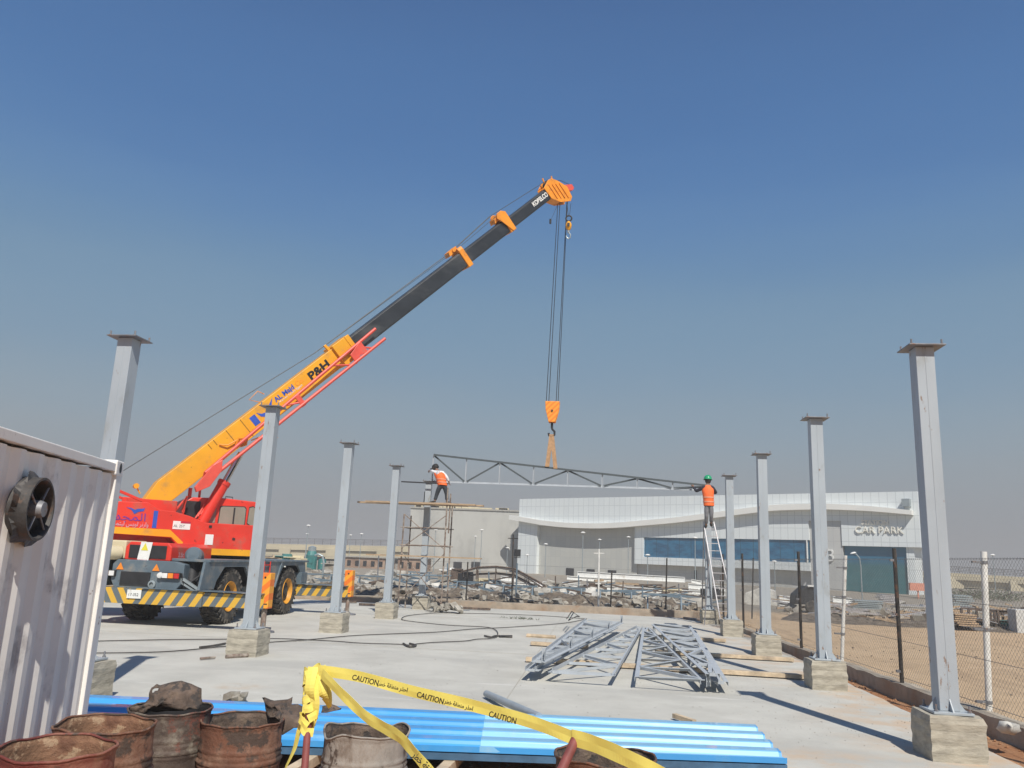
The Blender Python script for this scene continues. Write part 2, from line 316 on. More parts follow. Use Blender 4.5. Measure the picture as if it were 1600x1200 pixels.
# text as real mesh
def text(name,body,mtl,o,ax,ay,size,parent,ext=.004,shear=0,align='LEFT',sx=1,bold=0):
    cu=bpy.data.curves.new(name,'FONT'); cu.body=body; cu.size=size; cu.extrude=ext; cu.shear=shear; cu.align_x=align; cu.offset=bold
    ob=bpy.data.objects.new(name+'_src',cu); col.objects.link(ob)
    dg=bpy.context.evaluated_depsgraph_get(); me=bpy.data.meshes.new_from_object(ob.evaluated_get(dg)); bpy.data.objects.remove(ob)
    ax=V(ax).normalized(); ay=V(ay).normalized(); n=ax.cross(ay); off=OFF.get(parent,V((0,0,0))); o=V(o)
    for v in me.vertices: v.co=o-off+ax*v.co.x*sx+ay*v.co.y+n*v.co.z
    me.materials.clear(); me.materials.append(mtl); me.name=name
    r=bpy.data.objects.new(name,me); col.objects.link(r); r.parent=parent; OFF[r]=off; return r
# ================================================================== SETTING
def frange(a,b,s):
    o=[];x=a
    while x<b-1e-6: o.append(x); x+=s
    return o
xs=[-1200,-600,-300,-150,-80,-50,-35,-25,-18,-13]+frange(-10,-5,.5)+frange(-5,7,.09)+frange(7,14,.5)+[15,18,22,28,35,50,80,150,300,600,1200]
ys=[-400,-100,-30,-10,-3,0,1.5]+frange(2.5,9,.09)+frange(9,14,.25)+frange(14,40,.5)+[42,45,50,60,80,110,160,300,600,1200]
def gh(x,y):
    edge=5.1+.06*(11.8-y); n=noise.noise(V((x*.8,y*.8,0)))*.05+noise.noise(V((x*3,y*3,3)))*.03+noise.noise(V((x*9,y*9,1)))*.012
    if x>edge+.15 and y>2: return .04+n*.9
    if y>31.6: return .02+n
    if y<8.6: return -.13+n*1.5-(8.6-y)*.012
    return -.13+n*.9
g=MB(); nx=len(xs)
g.add([(x,y,gh(x,y)) for y in ys for x in xs],[(j*nx+i,j*nx+i+1,(j+1)*nx+i+1,(j+1)*nx+i) for j in range(len(ys)-1) for i in range(nx-1)])
S(g.build('ground',GROUNDM,smooth='all'))
# slab: slightly ragged edges, cast in bays with thin joints
random.seed(3)
def slab():
    m=MB(); pts=[]
    x=-30
    while x<4.25: pts.append((x,8.55+random.uniform(-.03,.03))); x+=.35
    y=8.55
    while y<29: pts.append((4.28+random.uniform(-.03,.03),y)); y+=.4
    pts+=[(4.25,30.6),(-30,30.6)]
    m.prism(pts,(0,0,-.3),(1,0,0),(0,1,0),(0,0,.3)); return m
S(slab().build('slab',SLABM))
J=MB()
JM=mat('joint',(.42,.40,.35),.95)
for y in (16.6,26.1): J.box((-12.9,y,.003),(34.2,.012,.004))
for x in (-1.2,): J.box((x,19.6,.0035),(.012,21.8,.004))
S(J.build('slab_joints',JM))
# orange sand swept over the slab edges
# kerbs
def kerb(name,a,b,h,wd,label):
    m=MB(); a=V(a);b=V(b); d=(b-a).normalized(); n=V((d.y,-d.x,0)); L=(b-a).length; k=int(L/.3); vs=[];fs=[]
    for i in range(k+1):
        p=a+d*(L*i/k); j=[random.uniform(-.015,.015) for _ in range(4)]
        vs+=[p-n*(wd/2+j[0])+V((0,0,-.35)),p-n*(wd/2+j[1])+V((0,0,h+j[2]*.8)),p+n*(wd/2+j[3])+V((0,0,h+j[0]*.8)),p+n*wd/2+V((0,0,-.35))]
        if i:
            for q in range(4): fs.append(((i-1)*4+q,(i-1)*4+(q+1)%4,i*4+(q+1)%4,i*4+q))
    fs+=[(0,1,2,3),tuple(4*k+q for q in(3,2,1,0))]
    m.add(vs,fs); return tag(m.build(name,KERBM),label,'low wall')
kx=lambda y:5.13+.06*(11.8-y)
kerb('kerb_wall',(kx(4),4,0),(kx(31.2),31.2,0),.12,.26,'low rough concrete wall under the wire fence on the right')
kerb('kerb_wall',(-34,30.9,0),(3.85,31.3,0),.22,.24,'long low sandy concrete wall across the far end of the slab')
# ================================================================== COLUMNS
def column():
    t=thing('steel_column','x','column')
    m=MB(); m.box((0,0,2.0),(.205,.205,3.95)); m.build('shaft',STEEL,t,bevel=.006)
    s=MB(); s.box((.0,-.104,2.0),(.008,.003,3.9)); s.build('weld_seam',STEEL,t)
    m=MB(); m.box((0,0,.0125),(.40,.40,.025)); m.build('base_plate',STEEL,t,bevel=.003)
    m=MB(); m.box((0,0,3.984),(.40,.40,.014)); m.build('top_plate',DARKPLATE,t,bevel=.002)
    m=MB()
    for s,ax in ((1,(1,0,0)),(-1,(-1,0,0)),(1,(0,1,0)),(-1,(0,-1,0))):
        a=V(ax); n=V((a.y,a.x,0))
        m.prism([(.102,.025),(.19,.025),(.102,.15)],-n*.006,a,(0,0,1),n*.012)
    m.build('gusset',STEEL,t)
    for z,nm in ((.045,'anchor_bolt'),(4.0,'anchor_bolt')):
        for sx in (-1,1):
            for sy in (-1,1):
                m=MB(); m.tube((sx*.165,sy*.165,z-.02),(sx*.165,sy*.165,z+.05),.011,6); m.tube((sx*.165,sy*.165,z-.02),(sx*.165,sy*.165,z),.02,6); m.build(nm,DARKPLATE,t)
    return t
def pedestal(x,y,seed,label):
    random.seed(seed); m=MB(); n=8; vs=[];fs=[]
    ring=[]
    for k in range(n+1):
        z=-.12+.56*k/n; 
        for (ax,ay) in [(-1,-1),(-.5,-1),(0,-1),(.5,-1),(1,-1),(1,-.5),(1,0),(1,.5),(1,1),(.5,1),(0,1),(-.5,1),(-1,1),(-1,.5),(-1,0),(-1,-.5)]:
            r=.272+random.uniform(-.006,.006)+(.003 if k%2 else -.002)
            if k==n: r-=random.uniform(.004,.014)
            vs.append((x+ax*r,y+ay*r,z+random.uniform(-.006,.006)))
    for k in range(n):
        for j in range(16): fs.append((k*16+j,k*16+(j+1)%16,(k+1)*16+(j+1)%16,(k+1)*16+j))
    vs.append((x,y,.44)); c=len(vs)-1
    for j in range(16): fs.append((n*16+j,n*16+(j+1)%16,c))
    m.add(vs,fs); o=m.build('concrete_pedestal',CONC_OLD); return tag(o,label,'pedestal','concrete pedestals under the columns')
XL,XR,Y0,SP=-6.118,3.685,9.471,4.73
lab={('R',0):('nearest and tallest-looking grey steel column on the right beside the wire fence','board-marked rough concrete block under the nearest right column'),
('R',1):('second grey steel column of the right row with white fence pole beside it','concrete block under the second column of the right row'),
('R',2):('third grey steel column of the right row, in front of the blue glass band','concrete block under the third column of the right row'),
('R',3):('fourth grey steel column of the right row, just right of the ladder','concrete block under the fourth right column, right of the ladder foot'),
('R',4):('farthest grey steel column of the right row, behind the worker on the ladder','farthest right concrete block between the legs of the ladder'),
('L',0):('nearest grey steel column of the left row rising behind the white container','concrete block half hidden behind the white container corner'),
('L',1):('second grey steel column of the left row standing in front of the crane cab','large concrete block in front of the crane under the second left column'),
('L',2):('third grey steel column of the left row beside the far striped outrigger jack','concrete block under the third column of the left row'),
('L',3):('fourth grey steel column of the left row at the left side of the scaffold','concrete block under the fourth left column next to the scaffold'),
('L',4):('farthest grey steel column of the left row standing inside the scaffold','farthest left concrete block inside the scaffold feet')}
proto=None
for s,x in (('R',XR),('L',XL)):
    for i in range(5):
        y=Y0+SP*i; pedestal(x,y,i*3+(s=='R'),lab[(s,i)][1])
        o=column() if proto is None else copy_tree(proto); proto=proto or o
        o.location=(x,y,.445); o['label']=lab[(s,i)][0]; o['group']='grey steel columns in two rows'
# ================================================================== TRUSSES
TL,TH0,TH1=9.72,.97,.15
def truss(cleats=False,dark=None):
    """truss in local XZ plane, tall end at x=0"""
    t=thing('roof_truss','x','truss')
    def top(x): return TH0+(TH1-TH0)*x/TL
    def seg(nm,a,b,w=.05,h=.05):
        mt=dark if dark and nm in ('top_chord','diagonal') else TRUSSP
        m=MB(); m.bar(a,b,w,.008,(0,1,0)); 
        d=(V(b)-V(a)).normalized(); n=V((0,1,0)).cross(d).normalized()
        m.bar(V(a)+n*(w/2)+V((0,-h/2,0)),V(b)+n*(w/2)+V((0,-h/2,0)),.008,h,(0,1,0)); m.build(nm,mt,t)
    seg('top_chord',(0,0,TH0),(TL,0,TH1),.065,.06)
    seg('bottom_chord',(0,.01,0),(TL,.01,0),.065,.06)
    n=8; p=[TL*i/n for i in range(n+1)]
    for i in range(n+1): seg('vertical',(p[i],.012,.03),(p[i],.012,top(p[i])-.03),.045,.04)
    for i in range(n):
        if i%2==0: seg('diagonal',(p[i]+.04,.02,top(p[i])-.04),(p[i+1]-.04,.02,.04),.055,.045)
        else: seg('diagonal',(p[i]+.04,.02,.04),(p[i+1]-.04,.02,top(p[i+1])-.04),.055,.045)
    if cleats:
        for i in (0,2,4,6,8):
            x=min(p[i]+.1,TL-.1); m=MB(); m.box((x,-.11,top(x)),(.10,.17,.008)); m.box((x-.05,-.11,top(x)-.03),(.008,.17,.06)); m.build('purlin_cleat',TRUSSP,t)
    return t
hang=truss(False,mat('dark_truss_grey',(.075,.09,.095),.6,0,.1,4));  # top chord and diagonals get a darker tone than the other members
A=AY(675,752,28.36); B=AY(1085,764.5,28.36)
hang.location=(A.x,28.36,A.z-.01)
hang.rotation_euler=(0,-math.atan2(B.z-A.z,B.x-A.x),0)
hang['label']='long tapering grey roof truss hanging level from the crane slings'; hang['category']='truss'
lay=truss(False); layc=truss(True)
def lay_truss(o,near,far,tall_near,z,flip=False,label='',tilt=0):
    near=V((*near,z)); far=V((*far,z+.0))
    o0=near if tall_near else far; o1=far if tall_near else near
    x=(o1-o0).normalized(); zz=V((x.y,-x.x,0))*(-1 if flip else 1)   # direction in which the truss depth lies
    zz=(M.Rotation(tilt,3,x)@zz)
    yv=zz.cross(x); m=M((x,yv,zz)).transposed().to_4x4(); m.translation=o0
    o.matrix_world=m; o['label']=label; o['group']='roof trusses lying flat on the slab'; o['category']='truss'
# wide-near pair in the middle, narrow-near pair outside
T2=[((.24,12.98),(1.15,22.6),True,.17,True,'lying grey truss left of the centre gap with its broad end nearest'),
    ((.60,12.90),(1.22,22.6),True,.17,False,'lying grey truss right of the centre gap with its broad end nearest'),
    ((-1.08,12.95),(-.45,22.7),False,.17,True,'lower truss of the leftmost pair, broad end far away'),
    ((1.92,12.95),(2.55,22.6),False,.17,False,'lower truss of the rightmost pair, broad end far away'),
    ((-.98,13.15),(-.30,22.8),False,.29,True,'upper truss stacked on the leftmost pair with purlin cleats up'),
    ((1.80,13.1),(2.42,22.5),False,.29,False,'upper truss stacked on the rightmost pair with purlin cleats up')]
for i,(a,b,tn,z,fl,lb) in enumerate(T2):
    o=lay if i==0 else layc if i==4 else copy_tree(lay if i<4 else layc)
    lay_truss(o,a,b,tn,z,fl,lb,tilt=R(random.uniform(-1.5,1.5)))
random.seed(11)
for i,(a,b,lb) in enumerate([((-1.3,15.4),(.0,15.35),'pale timber bearer poking out under the left trusses, nearer one'),((-1.45,18.3),(-.2,18.2),'pale timber bearer under the left trusses, farther one'),((1.1,15.2),(4.0,15.1),'long timber bearer reaching right from under the trusses, nearer one'),((1.2,17.9),(4.0,17.8),'long timber bearer reaching right from the trusses, middle one'),((1.4,21.6),(3.2,21.5),'short timber bearer at the far right of the trusses'),((-.1,15.3),(1.1,15.25),'timber bearer in the gap between the middle trusses')]):
    m=MB(); m.bar((*a,.055),(*b,.055),.16,.07); tag(m.build('timber_bearer',TIMB,bevel=.006),lb,'timber','timber bearers under the trusses')
# ================================================================== CRANE
CX,CY0=-10.2,21.5
RZ=0.0
crane=thing('mobile_crane','orange and red rough terrain crane with raised telescopic boom behind the left columns','crane',(CX,CY0,0))
W0,W1=-11.45,-8.95     # carrier sides
def wheel(x,y,sg,steer=0):
    rt_=.655; w_=.46; n=40
    c=V((x,y,rt_)); ax=V((sg,0,0))
    m=MB(); prof=[(.34,-.20),(.46,-.23),(.59,-.22),(.635,-.17),(.645,-.05),(.645,.05),(.635,.17),(.59,.22),(.46,.23),(.34,.20)]
    m.lathe(prof,c,ax,n); tyre=m.build('tyre',RUB,crane,smooth=True)
    # the tread: lugs at a slant
    lg=MB()
    for i in range(26):
        a=2*math.pi*i/26
        for s in (-1,1):
            a2=a+(.12 if s>0 else 0)
            e=V((0,math.cos(a2),math.sin(a2))); tdir=V((0,-math.sin(a2),math.cos(a2)))
            mm=M((V((1,0,0)),tdir,e)).transposed()@M.Rotation(s*.5,3,'Z')
            lg.box(c+e*.645+V((s*.115,0,0)),(.21,.075,.05),mat=mm)
            lg.box(c+e*.60+V((s*.222,0,0)),(.03,.07,.10),mat=mm)
    lg.build('tread',RUB,tyre)
    m=MB(); m.lathe([(.0,.02),(.12,.02),(.14,.10),(.17,.10),(.19,.03),(.27,.0),(.30,.06),(.335,.20),(.36,.225),(.36,.19)],c,ax,32); rim=m.build('rim',RIMY,tyre,smooth=True)
    m=MB(); m.lathe([(.0,.17),(.11,.165),(.14,.14),(.25,.125),(.275,.10),(.28,.02)],c,ax,20)
    m.build('hub',RUB,tyre)
    lu=MB()
    for i in range(10):
        a=2*math.pi*i/10; e=V((0,math.cos(a),math.sin(a))); lu.tube(c+e*.2+ax*.02,c+e*.2+ax*.06,.018,6)
    lu.build('wheel_nuts',DK,tyre)
for (x,y,s) in ((-9.22,19.5,1),(-9.22,23.25,1),(-11.2,19.5,-1),(-11.2,23.25,-1)): wheel(x,y,s)
# carrier frame and deck
m=MB(); m.box((CX,21.4,.95),(1.2,6.2,.55)); m.build('chassis',GREYB,crane,bevel=.02)
m=MB()
m.box((CX,21.35,1.50),(2.56,6.5,.06))                      # deck plate
for x,sg in ((W1,1),(W0,-1)):
    # side valance with wheel arches
    poly=[(17.95,1.47),(24.35,1.47),(24.55,.98),(24.15,.98),(23.95,1.25),(23.75,1.38),(22.65,1.38),(22.25,.95),(21.0,.95),(20.5,.95),(20.1,1.36),(18.95,1.36),(18.6,1.05),(18.5,.85),(17.8,.85)]
    m.prism([(a,b) for a,b in poly],(x,0,0),(0,1,0),(0,0,1),(-sg*.06,0,0))
m.build('deck',GREYB,crane,bevel=.008)
m=MB()
for y0,y1 in ((18.6,20.5),(22.25,24.2)): 
    for x in (-9.25,-11.15): MB().box((x,(y0+y1)/2,1.42),(.54,y1-y0,.05)).box((x-.0,y0-.03,1.15),(.5,.04,.6)).box((x,y1+.03,1.15),(.5,.04,.6)).build('fender',DK,crane)

for y in (20.35,22.45): m=MB(); m.bar((W1+.012,y,1.46),(W1+.012,y+.35*(1 if y<21 else -1),.8),.05,.05); m.build('brace',GREYB,crane)
lad=MB()
for y in (21.2,21.6): lad.tube((W1+.03,y,.55),(W1+.03,y,1.5),.018,6)
for z in (.65,.9,1.15,1.4): lad.tube((W1+.03,21.2,z),(W1+.03,21.6,z),.014,6)
lad.build('step',RED,crane)
# rear body, radiator, bumper
m=MB(); m.prism([(-11.2,1.0),(-11.1,.82),(-9.6,.82),(-9.45,1.0),(-9.45,1.40),(-9.7,1.46),(-11.1,1.46),(-11.2,1.36)],(0,17.95,0),(1,0,0),(0,0,1),(0,.5,0))
rb=m.build('rear_panel',GREYB,crane,bevel=.015)
m=MB(); m.box((-10.6,17.94,1.04),(.72,.03,.3)); m.build('grille',DK,rb)
for x in (-11.0,-10.12): m=MB(); m.prism([(-.09,-.07),(.09,-.07),(0,.09)],(x,17.94,1.30),(1,0,0),(0,0,1),(0,-.008,0)); m.build('warning_triangle',TLA,rb)
for x in (-11.0,-10.12):
    pass
m=MB(); m.lathe([(.0,0),(.09,.0),(.09,.03),(.05,.04)],(-10.17,17.94,.93),(0,-1,0),16); m.build('towing_eye',SILV,rb)
# rear lamps
for x,sg in ((-9.72,1),(-11.30,-1)):
    m=MB(); m.box((x,17.93,1.14),(.44,.09,.14)); h=m.build('tail_light',DK,crane,bevel=.006)
    for k,(mm,nm) in enumerate(((TLW,'clear_lens'),(TLA,'amber_lens'),(TLR,'red_lens'))):
        q=MB(); q.box((x+sg*(-.14+.14*k),17.878,1.14),(.125,.02,.11)); q.build(nm,mm,h,bevel=.004)
m=MB(); m.lathe([(0,.05),(.06,.04),(.07,0)],(-9.98,17.9,1.14),(0,-1,0),16); m.build('reversing_lamp',TLW,crane)
# engine hood (red) with dark grille and a warning sheet
m=MB(); m.prism([(-10.98,1.46),(-9.85,1.46),(-9.85,1.78),(-9.95,1.87),(-10.88,1.87),(-10.98,1.76)],(0,18.02,0),(1,0,0),(0,0,1),(0,2.0,0)); hood=m.build('engine_hood',RED,crane,bevel=.02)
m=MB(); m.box((-10.42,18.01,1.65),(.92,.02,.30)); m.build('grille',DK,hood,bevel=.02)
m=MB(); m.prism([(-.15,-.24),(.13,-.24),(.19,.22),(-.09,.22)],(-10.5,17.985,1.65),(1,0,0),(0,0,1),(0,-.006,0)); sg=m.build('warning_sheet',WHT,hood)
YSG=mat('sign_yellow',(.7,.62,.05),.5); RSG=mat('sign_red',(.45,.02,.05),.5)
m=MB(); m.prism([(-.07,0),(.10,0),(.02,.17)],(-10.5,17.977,1.68),(1,0,0),(0,0,1),(0,-.003,0)); m.build('warning_symbol',YSG,sg)
m=MB(); m.box((-10.52,17.976,1.445),(.25,.003,.05)); m.build('red_band',RSG,sg)
text('notice_text','DANGER',WHT,(-10.62,17.972,1.43),(1,0,0),(0,0,1),.055,sg,.001)
# right flank of the hood: white service marks
text('service_marks','2.5t',VIO,(-9.846,18.35,1.55),(0,1,0),(0,0,1),.16,hood,.001)
# air cleaner / exhaust drum on the deck
m=MB(); m.lathe([(0,-.26),(.14,-.25),(.19,-.2),(.2,0),(.19,.2),(.14,.25),(0,.26)],(-9.52,18.5,1.60),(.30,-.93,.08),24); m.build('air_cleaner',GREYB,crane,smooth=True)
m=MB(); m.tube((-9.5,18.42,1.5),(-9.42,18.3,1.0),.15,12); m.tube((-9.4,18.4,1.2),(-9.2,18.3,.95),.07,10); m.path([(-9.3,18.5,1.4),(-9.2,18.2,1.15),(-9.42,17.98,.9),(-9.5,17.95,1.2)],.03,8); m.build('exhaust_pipe',DK,crane,smooth=True)
m=MB(); m.bar((-9.5,17.98,1.1),(-8.98,17.95,.83),.07,.05); m.bar((-9.5,17.98,1.0),(-9.0,17.95,.76),.04,.04); m.build('rope_guide',SILV,crane)
# cream hoist/axle box to the left of the hood
m=MB(); m.box((-11.25,18.5,1.68),(.5,.9,.42)); m.build('tool_box',CREAM,crane,bevel=.03)
m=MB(); m.lathe([(0,.0),(.15,.0),(.16,.1),(.16,.3),(.07,.32),(.07,.55),(0,.55)],(-11.12,18.06,1.6),(-.6,-.8,0),18); m.build('winch_drum',CREAM,crane,smooth=True)
# outriggers
def outrigger(y,face):
    xa,xb=-13.1,-7.46
    m=MB(); m.box((CX,y,.655),(2.6,.36,.34)); case=m.build('outrigger_housing',CHEV,crane,bevel=.006)
    MB().box(((xb-8.9)/2,y,.655),(xb+8.9+.0,.28,.30)).build('outrigger_beam',CHEV,crane,bevel=.005); MB().box(((xa-11.5)/2,y,.655),(-(xa+11.5),.28,.30)).build('outrigger_beam',CHEV,crane,bevel=.005)
    m=MB(); m.box((CX+1.3,y-.02,.84),(2.9,.42,.015)); m.build('flange',GREYB,crane)
    for x in (xb-.02,xa):
        m=MB(); m.box((x,y,.91),(.24,.26,.78)); jb=m.build('outrigger_jack',JST,crane,bevel=.012)
        q=MB(); q.box((x,y-.134,.62),(.20,.006,.02)); q.lathe([(0,.0),(.022,0),(.022,.01)],(x,y-.131,1.2),(0,-1,0),10); q.lathe([(0,.0),(.022,0),(.022,.01)],(x,y-.131,.56),(0,-1,0),10); q.build('bolt',DK,jb)
        q=MB(); q.tube((x,y,.03),(x,y,.55),.06,16); q.build('jack_ram',RTUBE,jb,smooth=True)
        q=MB(); q.lathe([(0,.09),(.08,.085),(.1,.045),(.26,.03),(.27,.0),(0,.0)],(x+.0,y,.004),(0,0,1),20); q.build('jack_pad',DARKPLATE,jb,smooth=True)
    return case
c1=outrigger(18.05,-1); outrigger(24.25,1)
m=MB(); m.box((CX,24.25,1.0),(2.6,.5,.35)); m.build('front_bumper',GREYB,crane,bevel=.01)
m=MB(); m.box((-10.52,17.85,.70),(.34,.02,.19)); pl=m.build('number_plate',WHT,crane,bevel=.004)
text('plate_text','17-352',BLKT,(-10.66,17.838,.66),(1,0,0),(0,0,1),.09,pl,.001)
# ---- slewing upper structure, frame (u forward along boom, v right, w up)
SX,SY=-10.25,21.2
uu=V((.75778,.65251,0)); vv=V((.65251,-.75778,0)); ww=V((0,0,1))
def U(u,v,z): return V((SX,SY,0))+uu*u+vv*v+ww*z
def UB(m,u,v,z): # box from ranges
    (u0_,u1_),(v0_,v1_),(z0,z1)=u,v,z
    mm=M((uu,vv,ww)).transposed(); return m.box(U((u0_+u1_)/2,(v0_+v1_)/2,(z0+z1)/2),(u1_-u0_,v1_-v0_,z1-z0),mat=mm)
m=MB(); m.lathe([(0,0),(.75,0),(.75,.14),(0,.14)],(SX+.1,SY+.1,1.53),(0,0,1),32); m.build('turntable',DK,crane)
# right side panel with profile
prof=[(-3.3,2.05),(-3.3,2.80),(-2.14,2.83),(-1.86,2.67),(-1.5,2.65),(-1.11,2.56),(-.74,2.42),(.72,2.42),(.72,1.62),(-.85,1.62),(-1.15,1.62),(-1.5,2.0)]
m=MB(); m.prism(prof,U(0,.82,0),uu,ww,vv*.35); ub=m.build('side_panel',RED,crane,bevel=.015)
m=MB(); m.prism([(-3.3,2.055),(-3.3,2.20),(-1.55,2.20),(-1.2,1.9),(-1.25,1.80),(-1.5,2.02)],U(0,1.172,0),uu,ww,vv*.006); m.prism([(-.66,1.62),(-.66,1.78),(.71,1.78),(.71,1.62)],U(0,1.172,0),uu,ww,vv*.006); m.build('orange_stripe',YEL,ub)
m=MB(); UB(m,(-3.0,.5),(-.8,.8),(1.75,2.35)); UB(m,(-3.3,-1.6),(-1.15,.8),(2.05,2.6)); UB(m,(-2.5,-1.3),(-.42,-.32),(2.3,3.0)); UB(m,(-2.5,-1.3),(.32,.42),(2.3,2.95)); m.build('upper_frame',RED,crane,bevel=.01)
m=MB(); UB(m,(-3.9,-3.3),(-1.15,1.17),(1.95,2.75)); m.build('counterweight',RED,crane,bevel=.03)
m=MB(); m.bar(U(-3.5,.7,3.35),U(-2.1,.7,2.85),.12,.06); m.bar(U(-3.5,-.7,3.35),U(-2.1,-.7,2.85),.12,.06); m.bar(U(-3.5,.7,3.35),U(-3.5,.7,2.7),.1,.08);m.build('winch_guard',RED,crane)
# lettering and logo on the side panel
P=lambda u,z:U(u,1.176,z)
m=MB(); m.prism([(0,0),(.10,0),(.10,.42),(0,.42)],P(-1.98,2.22),uu,ww,vv*.004); m.build('blue_bar',BLUE,ub)
m=MB(); m.prism([(-2.62,2.71),(-2.5,2.66),(-2.42,2.56),(-2.33,2.62),(-2.22,2.64),(-2.19,2.72),(-2.26,2.70),(-2.36,2.69),(-2.42,2.66),(-2.5,2.70)],P(0,-.03),uu,ww,vv*.004); m.build('bird_emblem',BLUE,ub)
PUR=mat('purple_lettering',(.16,.035,.28),.5)
text('company_text','\uFEAA\uFEA0\uFEE4\uFEDF\uFE8D',PUR,P(-2.86,2.37),uu,ww,.26,ub,.003,sx=1.25)
text('company_small_text','\uFEAA\uFEE4\uFE98\uFEF4\uFEDF \uFEB2\uFEF3\uFEEE\uFEDF \uFEAE\uFEE7\uFEAD\uFE8D\uFEED',VIO,P(-2.86,2.24),uu,ww,.15,ub,.003,sx=.8)
text('company_text','AL Majd',PUR,P(-3.25,2.37),uu,ww,.14,ub,.003)
m=MB(); m.prism([(0,0),(.42,0),(.42,.20),(0,.20)],P(-1.5,2.22),uu,ww,vv*.004); pl1=m.build('white_plate',WHT,ub)
m=MB(); m.prism([(.18,.15),(.42,.15),(.42,.2),(.18,.2)],P(-1.5,2.22)+vv*.005,uu,ww,vv*.003); m.build('red_band',RSG,pl1)
text('plate_text','AL 25T',DK,P(-1.48,2.27)+vv*.005,uu,ww,.09,pl1,.001)
m=MB(); m.prism([(0,0),(.2,0),(.2,.26),(0,.26)],P(-.68,1.87),uu,ww,vv*.004); m.build('white_plate',WHT,ub)
m=MB(); m.prism([(0,0),(.1,0),(.1,.05),(.02,.06)],P(.52,1.93),uu,ww,vv*.004); m.prism([(0,-.04),(.16,-.04),(.16,-.02),(0,-.02)],P(.5,1.93),uu,ww,vv*.004); m.build('maker_badge',WHT,ub)
m=MB(); UB(m,(.0,.07),(1.17,1.19),(2.02,2.07)); UB(m,(-.62,-.55),(1.17,1.19),(2.30,2.36)); m.build('latch',DK,ub)
# cab
cabm=MB()
m=MB()
cp=[(-1.05,1.75),(-1.05,2.98),(-.85,3.10),(.0,3.14),(.86,3.10),(.93,3.02),(1.22,2.30),(1.22,1.75)]
m.prism(cp,U(0,.02,0),uu,ww,-vv*.86); cab=m.build('cab',RED,crane,bevel=.03)
def win(poly,off,nm='window'):
    fr=MB(); c=(sum(a for a,_ in poly)/len(poly),sum(b for _,b in poly)/len(poly))
    fr.prism([(c[0]+(a-c[0])*1.06,c[1]+(b-c[1])*1.09) for a,b in poly],U(0,off,0),uu,ww,vv*.012); f=fr.build(nm,DK,cab)
    q=MB(); q.prism(poly,U(0,off+.012,0),uu,ww,vv*.006); q.build('pane',GLASS,f); return f
w1=win([(-.10,2.45),(-.08,2.88),(-.02,2.91),(.55,2.93),(.60,2.88),(.60,2.46),(.55,2.43),(-.05,2.43)],.022)
q=MB(); q.prism([(.27,2.46),(.31,2.46),(.31,2.90),(.27,2.90)],U(0,.042,0),uu,ww,vv*.01); q.build('window_bar',DK,w1)
win([(.68,2.50),(.70,2.92),(.80,2.95),(.90,2.90),(1.10,2.38),(1.02,2.30)],.022)
win([(-.38,2.46),(-.36,2.66),(-.22,2.92),(-.19,2.9),(-.2,2.46)],.022)
m=MB(); UB(m,(-1.0,-.62),(.02,.04),(2.45,3.0)); m.build('side_grille',DK,cab)
m=MB(); m.bar(U(1.13,-.08,2.34),U(.9,-.08,2.95),.02,.75,vv); m.build('windscreen',GLASS,cab)
m=MB(); m.tube(U(-.6,-.3,3.1),U(-.6,-.3,3.32),.035,8); m.tube(U(-.9,-.1,3.08),U(-.9,-.1,3.35),.05,10); m.build('beacon',PINK,cab)
m=MB(); m.path([U(.1,-.3,3.13),U(.1,-.3,3.2),U(.3,-.3,3.2),U(.3,-.3,3.13)],.012,6); m.build('grab_rail',DK,cab)
# brackets between cab and boom
m=MB(); 
for k in range(7): m.tube(U(-.75+.06*k,.2,2.55+.05*(k%3)),U(-.6+.05*k,.15,2.8+.07*((k*2)%3)),.025,6)
m.path([U(-1.3,.3,2.7),U(-1.15,.35,2.95),U(-1.05,.3,3.1),U(-1.1,.2,2.7)],.03,8)
m.build('hydraulic_hose',PINK,crane,smooth=True)
# ---- boom : axis z=u+4.8 (45 deg) in the v=0 plane
bd=(uu+ww).normalized(); bn=(ww-uu).normalized()     # along / upper normal
B0=U(-2.12,0,2.68)
def BP(s,v,n): return B0+bd*s+vv*v+bn*n
def boomseg(nm,s0,s1,hw,hn,m_,nc=0):
    m=MB(); c=.05
    poly=[(-hw,-hn+.04),(-hw+.05,-hn),(hw-.05,-hn),(hw,-hn+.04),(hw,hn-c),(hw-c,hn),(-hw+c,hn),(-hw,hn-c)]
    m.prism(poly,BP(s0,0,nc),vv,bn,bd*(s1-s0)); return m.build(nm,m_,crane,bevel=.006)
# base section: tapered foot
LB=7.5
m=MB(); 
foot=[(-.1,-.18),(.45,-.31),(LB,-.31),(LB,.31),(.75,.31),(-.1,.05)]
m.prism(foot,BP(0,-.27,0),bd,bn,vv*.54); bb=m.build('boom_base',YEL,crane,bevel=.012)
SEAM=mat('seam_brown',(.12,.05,.01),.8)  # dark brown for the thin lines across the boom side
for s,l in ((2.32,.12),(2.5,.12),(2.93,-.3),(3.42,-.3)): m=MB(); m.prism([(0,l),(.014,l),(.014,.30),(0,.30)],BP(s,.27,0),bd,bn,vv*.006); m.build('stiffener',SEAM,bb)
m=MB()
for s,l in ((LB-.55,.5),(LB-.04,.16)):
    m.prism([(-.36,-.36),(.36,-.36),(.36,.37),(-.36,.37)],BP(s,0,0),vv,bn,bd*l)
m.prism([(0,.31),(.1,.31),(.06,.52),(-.02,.52)],BP(6.85,.1,0),bd,bn,vv*.08)
m.build('boom_collar',YEL,bb,bevel=.01)
boomseg('boom_section',LB-.5,13.0,.225,.275,BLK,-.0)
boomseg('boom_section',12.8,15.6,.20,.245,BLK,.0)
boomseg('boom_section',15.5,18.15,.175,.215,BLK,.0)
